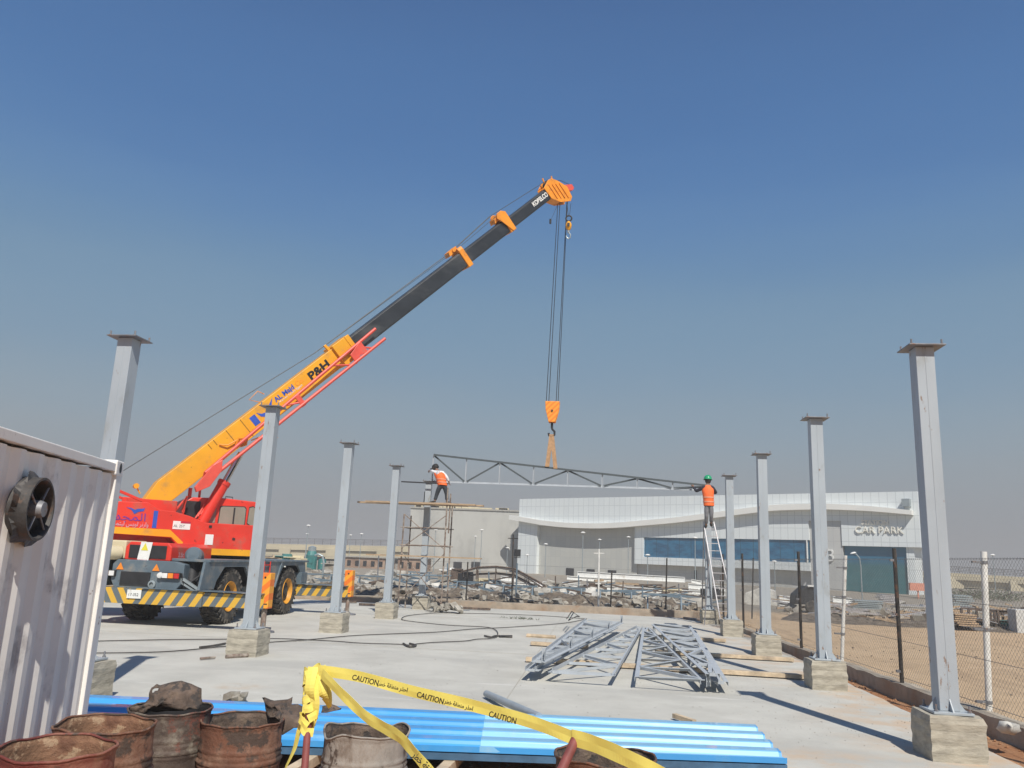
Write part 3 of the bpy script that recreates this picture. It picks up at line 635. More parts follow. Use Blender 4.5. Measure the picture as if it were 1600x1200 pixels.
def collar(s,hw,hn,l=.22,top=.1,pulley=False):
    m=MB(); m.prism([(-hw,-hn),(hw,-hn),(hw,hn),(hw-.04,hn+top),(-hw+.04,hn+top),(-hw,hn)],BP(s,0,0),vv,bn,bd*l)
    o=m.build('boom_collar',ORG,crane,bevel=.02)
    m=MB(); m.prism([(-.35,.05),(.05,.1),(.1,.22),(-.3,.2)],BP(s,-.15,hn-.03),bd,bn,vv*.3); m.tube(BP(s-.1,-.2,hn+.12),BP(s-.1,.2,hn+.12),.06,12); m.build('rope_guide',ORG,o)
    return o
collar(12.9,.27,.33)
o=collar(15.35,.24,.29,.28,.05)
m=MB(); m.prism([(-.10,.02),(.14,-.52),(.30,-.5),(.30,-.05),(.30,.22),(.12,.34),(-.1,.32),(-.2,.18)],BP(15.3,.245,.24),bd,bn,vv*.03); m.lathe([(0,-.22),(.17,-.22),(.18,-.18),(.13,-.1),(.13,.1),(.18,.18),(.17,.22),(0,.22)],BP(15.33,0,.40),vv,20); m.build('sheave_bracket',ORG,o,bevel=.01)
# boom head
m=MB()
for v in (-.22,.19): m.prism([(-.15,-.2),(.15,-.52),(.62,-.72),(.80,-.62),(.86,-.2),(.62,.18),(.40,.42),(.18,.44),(-.2,.30)],BP(18.05,v,-.02),bd,bn,vv*.03)
m.prism([(-.15,-.2),(.15,-.5),(.3,-.5),(.3,.3),(-.15,.26)],BP(18.05,-.2,-.02),bd,bn,vv*.4)
hd=m.build('boom_head',ORG,crane,bevel=.01)
m=MB()
for k in range(4): m.prism([(.02+k*.17,-.32-.08*k),(.06+k*.17,-.34-.08*k),(.05+k*.17,.24-.06*k),(.01+k*.17,.26-.06*k)],BP(18.1,.222,0),bd,bn,vv*.03)
m.build('rib',ORG,hd)
for (s,n,r) in ((18.55,-.42,.2),(18.35,.22,.19)):
    m=MB()
    for v in (-.12,0,.12): m.lathe([(0,-.035),(r,-.035),(r*.85,0),(r,.035),(0,.035)],BP(s,v,n),vv,22)
    m.build('sheave',DK,hd)
m=MB(); 
for v in (-.1,.08): m.prism([(0,-.12),(.45,-.32),(.58,-.28),(.58,-.12),(.2,.05)],BP(18.72,v,-.15),bd,bn,vv*.025)
m.lathe([(0,-.05),(.13,-.05),(.1,0),(.13,.05),(0,.05)],BP(19.2,0,-.35),vv,18); m.build('auxiliary_sheave',PINK,hd)
m=MB(); m.tube(BP(18.2,0,.4),BP(18.25,0,.58),.03,6); m.tube(BP(18.5,.1,.28),BP(18.6,.1,.45),.03,6); m.build('head_light',ORG,hd)
# lettering
text('maker_text','KOBELCO',WHT,BP(16.95,.179,-.05),bd,bn,.235,crane,.003,bold=.009,sx=.86)
text('maker_text','P&H',BLKT,BP(5.80,.273,-.07),bd,bn,.34,bb,.003,bold=.014,sx=1.25)
text('company_text','AL Majd',BLUE,BP(4.55,.273,.06),bd,bn,.20,bb,.003,bold=.006,sx=1.05)
text('company_text','Co.',ORG,BP(5.33,.273,.06),bd,bn,.20,bb,.003,bold=.006)
m=MB(); m.prism([(3.65,-.12),(3.84,-.12),(3.84,.17),(3.65,.17)],BP(0,.272,0),bd,bn,vv*.004)
m.prism([(3.90,.17),(3.95,.0),(4.06,-.09),(4.2,-.08),(4.34,.02),(4.55,.24),(4.28,.10),(4.12,.02),(4.0,.06)],BP(0,.272,0),bd,bn,vv*.004); m.build('bird_emblem',BLUE,bb)
text('company_small_text','Warner Lewis Egypt',WHT,BP(4.58,.273,-.02),bd,bn,.085,bb,.003,sx=1.3)
# small fittings on the base section
m=MB(); m.path([BP(2.9,.3,-.2),BP(3.05,.38,-.1),BP(3.25,.36,-.22),BP(3.1,.34,-.34),BP(2.95,.38,-.28)],.04,8); m.path([BP(2.55,.3,.1),BP(2.7,.34,-.05),BP(3.0,.34,-.1)],.02,6); m.path([BP(3.3,.3,-.35),BP(3.8,.35,-.5),BP(3.95,.3,-.75),BP(3.6,.3,-.62)],.018,6); m.build('hydraulic_hose',ORG,bb,smooth=True)
m=MB(); m.path([BP(4.3,-.1,.31),BP(4.1,-.1,.55),BP(4.45,-.1,.6),BP(4.55,-.1,.42)],.012,6); m.build('rope_guide',ORG,bb)
m=MB(); m.lathe([(0,-.08),(.07,-.08),(.07,.08),(0,.08)],BP(.35,-.2,.52),vv,10); m.tube(BP(.3,-.2,.3),BP(.35,-.2,.5),.02,6); m.build('work_lamp',YEL,bb)
# lift cylinder
c0=U(-.62,.12,2.3); c1_=U(.27,.12,4.40)
ct=c0.lerp(c1_,.60)
m=MB(); m.tube(c0,ct,.155,20); m.tube(ct-(c1_-c0).normalized()*.08,ct+(c1_-c0).normalized()*.03,.175,20); m.build('lift_cylinder',RED,crane,smooth=True)
m=MB(); m.tube(ct,c1_,.085,16); m.build('lift_rod',CHROME,crane,smooth=True)
m=MB(); m.tube(ct+vv*.16,c1_+vv*.13,.02,8); m.build('hydraulic_pipe',DK,crane,smooth=True)
# stowed fly jib: pairs of red tubes under / beside the boom base
m=MB()
J0=BP(1.75,.48,-.25); J1=BP(8.45,.44,.0)
K0=BP(2.1,.50,-.45); K1=BP(8.5,.48,-.42)
m.path([J0,J1],.05,10); m.path([K0,K1],.05,10)
m.path([J0+vv*.0-bn*.0,BP(1.5,.48,-.4),K0],.05,8)
m.path([J0-vv*.38,J1-vv*.38+bn*-.12],.04,8)
for k in range(8):
    f=k/7.; a=J0.lerp(J1,f); b=K0.lerp(K1,min(1,f+.06)); 
    if k in (3,5,6): m.tube(a,b,.03,6)
m.build('fly_jib',PINK,crane,smooth=True)
m=MB(); m.prism([(1.3,-.32),(2.0,-.16),(2.3,-.2),(2.1,-.42),(1.6,-.55),(1.25,-.45)],BP(0,.43,-.05),bd,bn,vv*.14); m.build('jib_bracket',PINK,crane,bevel=.01); m=MB(); m.prism([(7.2,-.1),(7.75,.05),(7.75,-.35),(7.45,-.3),(7.2,-.45)],BP(0,.46,-.05),bd,bn,vv*.05); m.build('jib_bracket',PINK,crane,bevel=.01)
m=MB(); m.prism([(5.0,-.12),(5.15,-.12),(5.15,-.5),(5.0,-.5)],BP(0,.46,0),bd,bn,vv*.05); m.build('jib_bracket',PINK,crane,bevel=.01)
# ropes over the boom and down
m=MB()
wst=U(-3.4,0,3.0)
for v in (-.06,.08):
    m.path([wst+vv*v,BP(LB-1.0,v,.50),BP(12.8,v,.45),BP(15.1,v,.62),BP(18.35,v,.42)],.011,6)
m.path([BP(6.6,.1,.50),BP(12.8,.12,.40),BP(15.2,.1,.50)],.008,5)
m.path([BP(18.3,.1,.42),BP(18.95,.05,.1),BP(19.3,.0,-.25)],.010,5)
m.build('hoist_rope',ROPE,crane)
# falls to the hook block (vertical)
hk=AY(863,645,28.36); HX,HYy=hk.x,28.36
m=MB()
tops=[BP(18.15,.05,-.55),BP(18.3,.0,-.6),BP(18.78,0,-.6),BP(18.92,0,-.5)]
bx=[-.22,-.13,.13,.20]
for k,(t_,dx) in enumerate(zip(tops,bx)):
    pb=AY(863+dx*44,632,28.36+(.05 if k%2 else -.05)); m.tube(pb,V((t_.x,t_.y,t_.z)),.0135,6)
m.build('hoist_rope',ROPE,crane)
# anti two-block weight
q=AY(860,346,28.3); m=MB(); m.tube(q,BP(18.2,.0,-.55),.006,5); m.lathe([(0,-.09),(.04,-.09),(.04,.09),(0,.09)],q,(0,0,1),10); m.build('limit_weight',DK,crane)
# ---- hook block (thing)
hb=thing('hook_block','orange striped hook block hanging on crane ropes above the truss','hook block',(HX,HYy,hk.z))
m=MB(); P2=[(-.26,.40),(.26,.40),(.24,.1),(.12,-.36),(-.12,-.36),(-.24,.1)]
def HB(nm,y,mm,th=.05):
    m=MB(); m.prism(P2,(HX,HYy+y,hk.z),(1,0,0),(0,0,1),(0,th,0)); return m.build(nm,mm,hb,bevel=.015)
def hbst(N):
    x,y,z=N.xyz(); return N.mix(N.m('GREATER_THAN',N.m('FRACT',N.m('DIVIDE',N.m('ADD',N.m('SUBTRACT',z,x),20),.19)),.55),(.86,.33,.03),(.80,.22,.02))
HBS=expr_mat('hook_block_stripes',hbst,.45)
ck=HB('cheek_plate',-.16,HBS); HB('cheek_plate',.11,HBS)
m=MB(); m.prism([(a*.8,b*.9) for a,b in P2],(HX,HYy-.1,hk.z),(1,0,0),(0,0,1),(0,.2,0)); m.build('body',ORG,hb)
m=MB(); m.lathe([(0,0),(.035,0),(.035,.03),(0,.03)],(HX,HYy-.16,hk.z+.05),(0,-1,0),12); m.build('axle_pin',DK,hb)
zb=hk.z-.36
m=MB(); m.tube((HX,HYy,zb),(HX,HYy,zb-.2),.045,10); m.path([(HX,HYy,zb-.15),(HX+.02,HYy,zb-.24),(HX+.10,HYy,zb-.32),(HX+.10,HYy,zb-.44),(HX,HYy,zb-.52),(HX-.09,HYy,zb-.47),(HX-.11,HYy,zb-.38)],.04,8); m.build('hook',DK,hb,smooth=True)
# slings
for i,(px,py) in enumerate(((855,727),(868,730))):
    e=AY(px,py,28.36); top=V((HX+(.01 if i else -.01),HYy,zb-.47)); m=MB()
    m.bar(top+V((.0,-.03,.04)),e+V((0,-.06,-.05)),.14,.012,(0,1,0)); m.bar(top+V((.0,.03,.04)),e+V((0,.06,-.05)),.14,.012,(0,1,0)); m.bar(e+V((0,-.066,-.05)),e+V((0,.066,-.05)),.14,.012); 
    tag(m.build('lifting_sling',SLING),('left' if i==0 else 'right')+' tan webbing sling between the crane hook and the truss','sling','lifting slings on the hook')
# auxiliary hook
ah=AY(888.5,352,28.0+.36)
ax_=thing('auxiliary_hook','small yellow and black auxiliary hook hanging from the boom tip','hook',ah)
m=MB(); m.lathe([(0,.16),(.05,.15),(.10,.07),(.12,0),(.10,-.12),(.05,-.2),(0,-.2)],ah,(0,0,1),16); m.build('ball',YEL,ax_,smooth=True)
m=MB(); m.path([ah+V((.11*math.cos(a),0,.28+.11*math.sin(a))) for a in [k*math.pi/6 for k in range(13)]],.03,8); m.box(ah+V((0,0,-.02)),(.09,.26,.14)); m.build('shackle',DK,ax_,smooth=True)
m=MB(); m.tube(ah+V((0,0,-.18)),ah+V((0,0,-.3)),.04,8); m.path([ah+V((0,0,-.28)),ah+V((.08,0,-.38)),ah+V((.07,0,-.5)),ah+V((0,0,-.55)),ah+V((-.07,0,-.48)),ah+V((-.08,0,-.42))],.025,8); m.build('hook',SILV,ax_,smooth=True)
a1=BP(19.1,0,-.42); 
m=MB(); m.tube(ah+V((.02,0,.38)),AY(892,318,28.36),.009,5); m.tube(ah+V((-.02,0,.38)),AY(886,318,28.36),.009,5); m.build('rope',ROPE,ax_)
# ================================================================== SCAFFOLD
sf=thing('scaffold_tower','rusty tube scaffold tower built round the farthest left column','scaffold',(-5.9,28.0,0))
YA,YB=27.5,28.55
xl=AY(625,900,YA).x; xr=AY(692,900,YA).x
def T(nm,a,b,r=.026,mt=RTUBE): m=MB(); m.tube(a,b,r,8); return m.build(nm,mt,sf)
ztop=AY(697,762,YA).z
for x,y,z in ((xl,YA,3.2),(xr,YA,ztop),(xl,YB,3.2),(xr,YB,3.6)): T('standard',(x,y,0),(x,y,z))
T('standard',(xr+.1,YA+.04,2.6),(xr+.1,YA+.04,3.95))
for z in (1.15,2.15,2.75,3.6):
    for y in (YA,YB): T('ledger',(xl-.1,y,z),(xr+.1,y,z+.02),.02 if z!=2.75 else .016,RTUBE if z!=1.15 else TRES)
    for x in (xl,xr): T('transom',(x,YA,z),(x,YB,z),.02)
for y in (YA-.03,):
    for z0,z1 in ((.25,1.9),(2.05,3.2)):
        T('cross_brace',(xl,y,z0),(xr,y,z1),.015); T('cross_brace',(xl,y+.03,z1),(xr,y+.03,z0),.015)
zt=AY(650,752,YA).z
m=MB(); m.tube(AY(627,752.5,28.1),AY(700,756,28.1),.024,8); m.build('guard_rail',DK,sf)
T('standard',AY(662,790,YB),AY(664,768,YB),.02,DK)
# planks
zp=AY(700,788,27.9).z
pa=AY(575,789,27.8); pb=AY(745,793,27.8)
for i,(dy,dx) in enumerate(((-.28,0),(.0,.6),(.28,-.9))):
    m=MB(); m.bar((pa.x+dx*.5,27.8+dy,zp-.02),(pb.x+dx*.4,27.8+dy,zp-.02),.24,.055); o=m.build('scaffold_plank',PLANK,bevel=.004)
    tag(o,('front','middle','back')[i]+' timber plank of the scaffold deck under the bending worker','plank','scaffold planks')
pa=AY(573,873,27.4); pb=AY(752,878,27.4)
m=MB(); m.bar((pa.x,27.36,1.78),(pb.x,27.36,1.80),.22,.045); tag(m.build('scaffold_plank',PLANK),'long thin lower timber plank lying halfway up the scaffold','plank')
# scraps around the scaffold foot
random.seed(5)
m=MB()
for k in range(26):
    x=random.gauss(xr+.1,.28); y=27.2+random.uniform(-.3,.4); m.box((x,y,.08+random.uniform(0,.18)),(random.uniform(.08,.3),random.uniform(.05,.12),random.uniform(.05,.22)),mat=M.Rotation(random.uniform(0,3),3,V((random.random(),random.random(),1))))
tag(m.build('brick_rubble',ROCKM),'small heap of broken blocks at the right foot of the scaffold','rubble',kind='stuff')
for i,(a,b) in enumerate((((-5.2,29.3),(-3.8,29.2)),((-9.5,29.6),(-8.8,29.6)),((-8.4,28.6),(-7.3,28.7)))):
    m=MB(); m.bar((*a,.05),(*b,.06),.12,.07); tag(m.build('dark_timber',SCRAP),('dark timber offcut on the slab right of the scaffold','dark timber offcut near the far wall left of the scaffold','dark timber offcut between the last two left columns')[i],'timber')
# ================================================================== LADDER
ld_=thing('step_ladder','tall aluminium folding ladder under the worker in the green helmet','ladder',(3.0,27.6,0))
yT=28.0; tp0=AY(1100,818,yT); tp1=AY(1116,818,yT)
f0=G(1127,958); f1=G(1146,958)
f0=V((f0.x,27.0,0)); f1=V((f0.x+.46,27.0,0))
f0.x=AY(1127,955,27.0).x; f1.x=f0.x+.50
tp0=V((AY(1099,815,27.75).x,27.75,AY(1099,815,27.75).z)); tp1=V((tp0.x+.34,27.75,tp0.z))
for a,b in ((f0,tp0),(f1,tp1)): m=MB(); m.bar(a,b,.03,.07,(0,1,0)); m.build('rail',ALU,ld_)
for k in range(1,14):
    f=k/14; a=f0.lerp(tp0,f); b=f1.lerp(tp1,f); m=MB(); m.bar(a,b,.035,.025); m.build('rung',ALU,ld_)
g0=V((AY(1101,958,28.6).x,28.75,.0)); g1=V((g0.x+.45,28.75,.0))
mid0=f0.lerp(tp0,.97); mid1=f1.lerp(tp1,.97)
g0=V((AY(1100,960,27.5).x,27.45,.0)); g1=V((g0.x+.1,28.9,0))
for a,b in ((g0,f0.lerp(tp0,.66)),(g1,mid0)): m=MB(); m.bar(a,b,.03,.05,(0,1,0)); m.build('rear_leg',DARKPLATE,ld_)
# ================================================================== PEOPLE
def skin(name,edges,mt,parent,lv=2):
    """edges: list of chains [(point,radius),...]; shared points are welded"""
    vs=[];rs=[];es=[];idx={}
    def vid(p,r):
        k=(round(p[0],4),round(p[1],4),round(p[2],4))
        if k not in idx: idx[k]=len(vs); vs.append(V(p)-OFF[parent]); rs.append(r)
        return idx[k]
    for ch in edges:
        for (p,r),(q,s) in zip(ch,ch[1:]): es.append((vid(p,r),vid(q,s)))
    me=bpy.data.meshes.new(name); me.from_pydata([tuple(v) for v in vs],es,[])
    o=bpy.data.objects.new(name,me); col.objects.link(o); o.parent=parent; OFF[o]=OFF[parent]; me.materials.append(mt)
    o.modifiers.new('s','SKIN'); o.modifiers.new('u','SUBSURF').levels=lv; o.modifiers['u'].render_levels=lv
    sd=me.skin_vertices[0].data
    for i,r in enumerate(rs): sd[i].radius=(r,r) if not isinstance(r,tuple) else r
    sd[0].use_root=True
    o.modifiers['s'].use_smooth_shade=True
    return o
def hand(w,dirv,side,curl):
    """five finger chains from the wrist w along dirv"""
    d=V(dirv).normalized(); s=V(side).normalized(); n=d.cross(s).normalized(); ch=[]
    palm=w+d*.07
    ch.append([(w,.028),(palm,(.036))])
    for k,(o_,L) in enumerate(((-.03,.068),(-.01,.078),(.01,.073),(.03,.058))):
        a=palm+s*o_*.9+d*.015; b=a+(d*math.cos(curl)+n*math.sin(curl)).normalized()*L*.5; c=b+(d*math.cos(curl*2)+n*math.sin(curl*2)).normalized()*L*.5
        ch.append([(palm,.036),(a,.0115),(b,.0095),(c,.0085)])
    a=w+d*.03-s*.035; b=a+(d*.6-s*.5+n*.3).normalized()*.035; c=b+(d*.8-s*.1+n*.4).normalized()*.03
    ch.append([(palm,.036),(a,.013),(b,.011),(c,.009)])
    return ch
def person(label,loc,J,shirt,trousers,helmet):
    t=thing('person',label,'person',loc)
    L=lambda p:V(p)
    pel,che,nck,hd_=map(L,(J['pelvis'],J['chest'],J['neck'],J['head']))
    legs=[];arms=[]
    body=[[(pel,.12),(pel.lerp(che,.5),.115),(che,.13),(nck,.06),(nck.lerp(hd_,.35),.055),(hd_,.088),(hd_+(hd_-nck).normalized()*.07,.06)]]
    tro=[[(pel+V((0,0,.03)),.135),(pel,.145)]]; sl=[]; boots=[]
    for s in ('l','r'):
        hip,kn,an,to=map(L,(J[s+'hip'],J[s+'knee'],J[s+'ankle'],J[s+'toe']))
        body.append([(pel,.12),(hip,.085),(kn,.055),(an,.038),(to,.03)])
        tro.append([(pel,.145),(hip,.105),(hip.lerp(kn,.5),.088),(kn,.07),(kn.lerp(an,.5),.068),(an+V((0,0,.05)),.062)])
        boots.append([(an+V((0,0,.04)),.055),(an,.055),(an.lerp(to,.5)-V((0,0,.01)),.05),(to,.042)])
        sh,el,wr=map(L,(J[s+'sh'],J[s+'el'],J[s+'wr'])); hd2=L(J[s+'hdir'])
        body.append([(che,.13),(sh,.06),(el,.042),(wr,.028)])
        body+=hand(wr,hd2,J.get(s+'side',(0,0,1)),.7)
        sl.append([(che.lerp(nck,.3),.10),(sh,.078),(sh.lerp(el,.5),.062),(el,.054),(el.lerp(wr,.9),.042)])
    skin('body',body,SKIN,t)
    skin('trousers',tro,trousers,t)
    skin('boot',[boots[0]],BOOT,t,1); skin('boot',[boots[1]],BOOT,t,1)
    skin('sleeves',sl,shirt,t)
    R3=J['right']; R3=V(R3).normalized()
    # the vest: an oval shell over the torso with armholes, lofted
    ax=(che-pel); m=MB(); n=20; fw=R3.cross(ax.normalized()).normalized()
    ks=[(-.12,.175,.145),(.0,.18,.145),(.25,.175,.14),(.5,.18,.142),(.75,.195,.145),(.95,.205,.14),(1.12,.19,.115),(1.22,.12,.09)]
    lv=[]
    for (f,a,b) in ks:
        if f<=1: c=pel+ax*f; dr=ax.normalized()
        else: c=che+(nck-che)*((f-1)/.3); dr=(nck-che).normalized()
        fwd=R3.cross(dr).normalized()
        lv+=[c+R3*a*math.cos(2*math.pi*j/n)+fwd*b*math.sin(2*math.pi*j/n)*(1+.04*math.sin(j*2.7+f*9)) for j in range(n)]
    fs=[(i*n+j,i*n+(j+1)%n,(i+1)*n+(j+1)%n,(i+1)*n+j) for i in range(len(ks)-1) for j in range(n)]
    m.add(lv,fs); v=m.build('vest',HVIS,t,smooth='all'); so=v.modifiers.new('s','SOLIDIFY'); so.thickness=.012; v.modifiers.new('u','SUBSURF').render_levels=1
    m=MB()
    for (f,a,b) in ((.12,.188,.153),(.42,.19,.153)):
        q=[]
        for f2 in (f,f+.09):
            c=pel+ax*f2; q+=[c+R3*a*math.cos(2*math.pi*j/n)+fw*b*math.sin(2*math.pi*j/n) for j in range(n)]
        m.add(q,[(j,(j+1)%n,n+(j+1)%n,n+j) for j in range(n)])
    m.build('reflective_band',RTAPE,v,smooth='all')
    up2=(hd_-nck).normalized(); fh=R3.cross(up2).normalized()*-1
    fh=V(J['look']).normalized(); fh=(fh-up2*fh.dot(up2)).normalized(); rh=fh.cross(up2)
    # face details
    m=MB(); c=hd_+fh*.095
    m.prism([(-.012,-.02),(.012,-.02),(.0,.03)],c-fh*.02,rh,up2,fh*.03); m.build('nose',SKIN,t)
    m=MB()
    for s in (-1,1): m.lathe([(0,.012),(.012,.006),(.014,0)],hd_+fh*.082+rh*s*.034+up2*.025,fh,8)
    m.build('eyes',HAIR,t)
    m=MB(); m.box(hd_+fh*.084-up2*.045,(.045,.01,.012),mat=M((rh,fh,up2)).transposed()); m.build('mouth',REDROD,t)
    m=MB()
    for s in (-1,1): m.lathe([(0,.014),(.02,.012),(.026,0)],hd_+rh*s*.086,rh*s,8)
    m.build('ears',SKIN,t)
    if helmet:
        m=MB(); m.lathe([(0,.15),(.06,.14),(.11,.10),(.132,.04),(.135,0),(.15,-.005),(.15,-.015),(.132,-.01)],hd_+up2*.045,up2,24); m.prism([(-.09,.10),(.09,.10),(.06,.20),(-.06,.20)],hd_+up2*.042,rh,fh,up2*.01); hh=m.build('helmet',helmet,t,smooth=True)
    m=MB(); m.lathe([(0,.118),(.05,.11),(.088,.07),(.1,.01),(.096,-.05),(.08,-.08)],hd_-fh*.014+up2*.005,up2,20); m.build('hair',HAIR,t,smooth='all')
    return t
# worker on the scaffold (bends to the left, facing the column)
Yw=28.0
def W(px,py,dy=0): return AY(px,py,Yw+dy)
fl=W(678,789,-.05); fr=W(698,787,.0)
fl.z=zp+.04; fr.z=zp+.04
person('worker in a white shirt and orange vest bending on the scaffold deck',(fl.x+.2,Yw,zp),dict(
 pelvis=W(691,757),chest=W(687,741,.02),neck=W(683.5,735.5,.05),head=W(679.5,731,.09),
 lhip=W(687,759,-.02),lknee=W(682,774,.02),lankle=fl+V((.02,0,.04)),ltoe=fl+V((-.19,.04,.0)),
 rhip=W(695,759,.03),rknee=W(698,773,.0),rankle=fr+V((0,0,.05)),rtoe=fr+V((.14,.12,.01)),
 lsh=W(683,739,-.05),lel=W(676.5,736.5,.05),lwr=W(671.5,735.2,.18),lhdir=(-.6,.6,-.2),lside=(0,.3,1),
 rsh=W(693,739.5,.06),rel=W(698.5,746,.06),rwr=W(701.5,753,.12),rhdir=(.2,.2,-1),rside=(0,1,0),
 right=(1,.15,0),look=(-.8,.55,-.55)),WSHIRT,DTROU,None)
m=MB(); c=W(681,730,.09)
m.lathe([(0,.125),(.06,.115),(.1,.07),(.112,0),(.11,-.03)],c,(-.35,.1,.9),18); m.prism([(-.09,0),(.09,0),(.07,.12),(-.07,.12)],c+V((-.08,.0,-.04)),(0,1,0),(-.93,0,-.3),(0,0,.012))
pp=[o for o in bpy.data.objects if o.name=='person'][0]
m.build('cap',HAIR,pp,smooth=True)
# worker on the ladder (seen from behind)
Yw=27.55
f0_=f0.lerp(tp0,.93); 
fl=W(1103,824,.12); fr=W(1111,821,.12)
person('worker in a green helmet and orange vest standing on the ladder',(fl.x,Yw,fl.z),dict(
 pelvis=W(1107.5,788),chest=W(1106,765),neck=W(1106,756.5,.02),head=W(1106,751,.03),
 lhip=W(1104,790),lknee=W(1104,807,-.03),lankle=fl+V((0,-.03,.05)),ltoe=fl+V((-.02,.17,.0)),
 rhip=W(1111,790),rknee=W(1111.5,806,-.04),rankle=fr+V((0,-.03,.05)),rtoe=fr+V((.03,.17,.0)),
 lsh=W(1098.5,762,.0),lel=W(1088,767.5,.15),lwr=W(1083.5,760.5,.6),lhdir=(-.15,.5,.6),lside=(1,.2,0),
 rsh=W(1113.5,762,.0),rel=W(1119,770,.12),rwr=W(1112,770,.5),rhdir=(-.3,.7,.2),rside=(0,.2,1),
 right=(1,0,0),look=(-.3,1,.0)),DSHIRT,GTROU,GHEL)
# ================================================================== FENCES
def mesh_panel(m,a,b,z0,z1,sp=.075,r=.0017):
    a=V(a);b=V(b);L=(b-a).length;d=(b-a).normalized();h=z1-z0; n=int((L+h)/sp)
    nn=V((-d.y,d.x,0))
    for i in range(n):
        for s in (0,1):
            x0=i*sp-h; x1=x0+h; zz0,zz1=z0,z1
            if x0<0: zz0=z0-x0; x0=0
            if x1>L: zz1=z1-(x1-L); x1=L
            if x1-x0<.02: continue
            p=a+d*x0; q=a+d*x1
            if s: p=a+d*(L-x0); q=a+d*(L-x1)
            A_=V((p.x,p.y,zz0)); B_=V((q.x,q.y,zz1)); o=nn*.003*(1 if s else -1)
            m.path([A_+o,B_+o],r,3,cap=False)
FX=lambda y:kx(y)+.02
fence=thing('wire_fence','chain link fence with black posts running along the right-hand low wall','fence',(FX(12),12,.12))
pys=[5.6,8.6,11.75,14.45,17.2,19.8,22.6,25.4,28.2,31.0]
m=MB(); mesh_panel(m,(FX(5.6),5.6,0),(FX(31),31,0),.14,2.12)
fm=m.build('chain_link',MESHW,fence); tag(fm,kind=None)
m=MB()
for z in (.2,.78,1.5,2.1): m.path([(FX(5.6),5.6,z),(FX(31),31,z)],.004,4)
m.build('tension_wire',MESHW,fence)
for i,y in enumerate(pys):
    if i in (2,4): continue
    m=MB(); m.tube((FX(y)-.03,y,.05),(FX(y)-.03,y,2.28),.032,10); m.build('post',POSTB,fence,smooth=True)
    m=MB()
    for z in (.3,1.2,2.08): m.box((FX(y)-.06,y,z),(.10,.05,.04))
    m.build('clamp',DARKPLATE,fence)
for i,(y,px) in enumerate(((11.78,1545),(17.15,1315))):
    b0=G(px,1110 if i==0 else 1032,.12)
    p=thing('white_pole',('thick white painted pole wired to the fence right of the nearest column','white painted pole leaning against the fence behind the second right column')[i],'pole',b0,'white poles wired to the fence')
    top=AY(1537 if i==0 else 1321,862 if i==0 else 868,b0.y)
    m=MB(); m.tube(b0-V((0,0,.1)),top,.042 if i==0 else .035,14); m.build('tube',POSTW,p,smooth=True)
    for f in (.05,.5,.93) if i==0 else (.25,.6,.88): m=MB(); q=b0.lerp(top,f); m.box(q+V((-.06,0,0)),(.2,.05,.03)); m.lathe([(.05,-.02),(.05,.02)],q,(0,0,1),12); m.build('clamp',DARKPLATE,p)
# posts across the far end
far=[(800,936,835,'b','thin dark post with a crossbar near the floodlight'),(935,947,858,'w','thin white pole with a crossbar in front of the grey cladding'),(1040,951,872,'b','dark post left of the ladder in front of the white beams'),(954,944,892,'b','short dark stake between the white pole and the steel trestles'),(1175,972,872,'b','dark post just right of the fourth right column'),(729,927,878,'b','short crooked stake right of the scaffold')]
for px,py,ty,k,lb in far:
    y=31.9; b=AY(px,py,y); b.z=.0; t=AY(px+(1 if k=='w' else 2),ty,y); m=MB(); m.tube(b,t,.035 if k=='w' else .028,8)
    if px in (800,935): m.bar((t.x-.2,y,t.z-.16),(t.x+.2,y,t.z-.15),.04,.03); m.bar((t.x-.12,y,t.z-1.3),(t.x+.1,y,t.z-1.3),.03,.03)
    tag(m.build('fence_post',POSTW if k=='w' else POSTB),lb,'post','posts along the far end of the slab')
m=MB()
for z in (.9,1.6): m.path([(-33,31.9,z),(3.6,31.9,z+.02)],.004,4)
tag(m.build('fence_wire',MESHW),'thin wires strung between the posts at the far end','wire')
# floodlight on post
b=AY(806,935,34); fl_=thing('floodlight','dark boxy floodlight on a grey post left of the white building','floodlight',(b.x,34,0))
t=AY(808,880,34); m=MB(); m.tube((b.x,34,0),t,.035,8); m.build('post',TRES,fl_)
m=MB(); c=AY(808.5,864,34); m.box(c,(.24,.2,.30),rz=.3); m.box(c+V((0,.0,-.19)),(.26,.22,.03)); m.build('lamp_housing',DK,fl_,bevel=.01)
# ================================================================== CLUTTER BEYOND
random.seed(21)
def bank(name,x0,x1,y0,y1,h,seed,m_,label):
    nxx=int((x1-x0)/.16); nyy=int((y1-y0)/.16); m=MB(); vs=[]
    for j in range(nyy+1):
        for i in range(nxx+1):
            x=x0+(x1-x0)*i/nxx; y=y0+(y1-y0)*j/nyy; e=min(1,min(j,nyy-j)/(nyy*.35))*min(1,min(i,nxx-i)/6)
            z=h*e*(.55+.5*noise.noise(V((x*.5,y*.5,seed)))+.35*noise.noise(V((x*2.2,y*2.2,seed)))+.3*abs(noise.noise(V((x*6,y*6,seed)))))-.05*(1-e)
            vs.append((x,y,z-.02))
    m.add(vs,[(j*(nxx+1)+i,j*(nxx+1)+i+1,(j+1)*(nxx+1)+i+1,(j+1)*(nxx+1)+i) for j in range(nyy) for i in range(nxx)])
    return tag(m.build(name,m_,smooth='all'),label,'soil',kind='stuff')
bank('soil_bank',-30,3.9,31.5,36.5,.62,3,SOILB,'dark crumbly soil bank behind the far low wall')
bank('soil_bank',6.5,24,30,34,.35,8,SOILB,'dark soil bank beyond the sandy yard on the right')
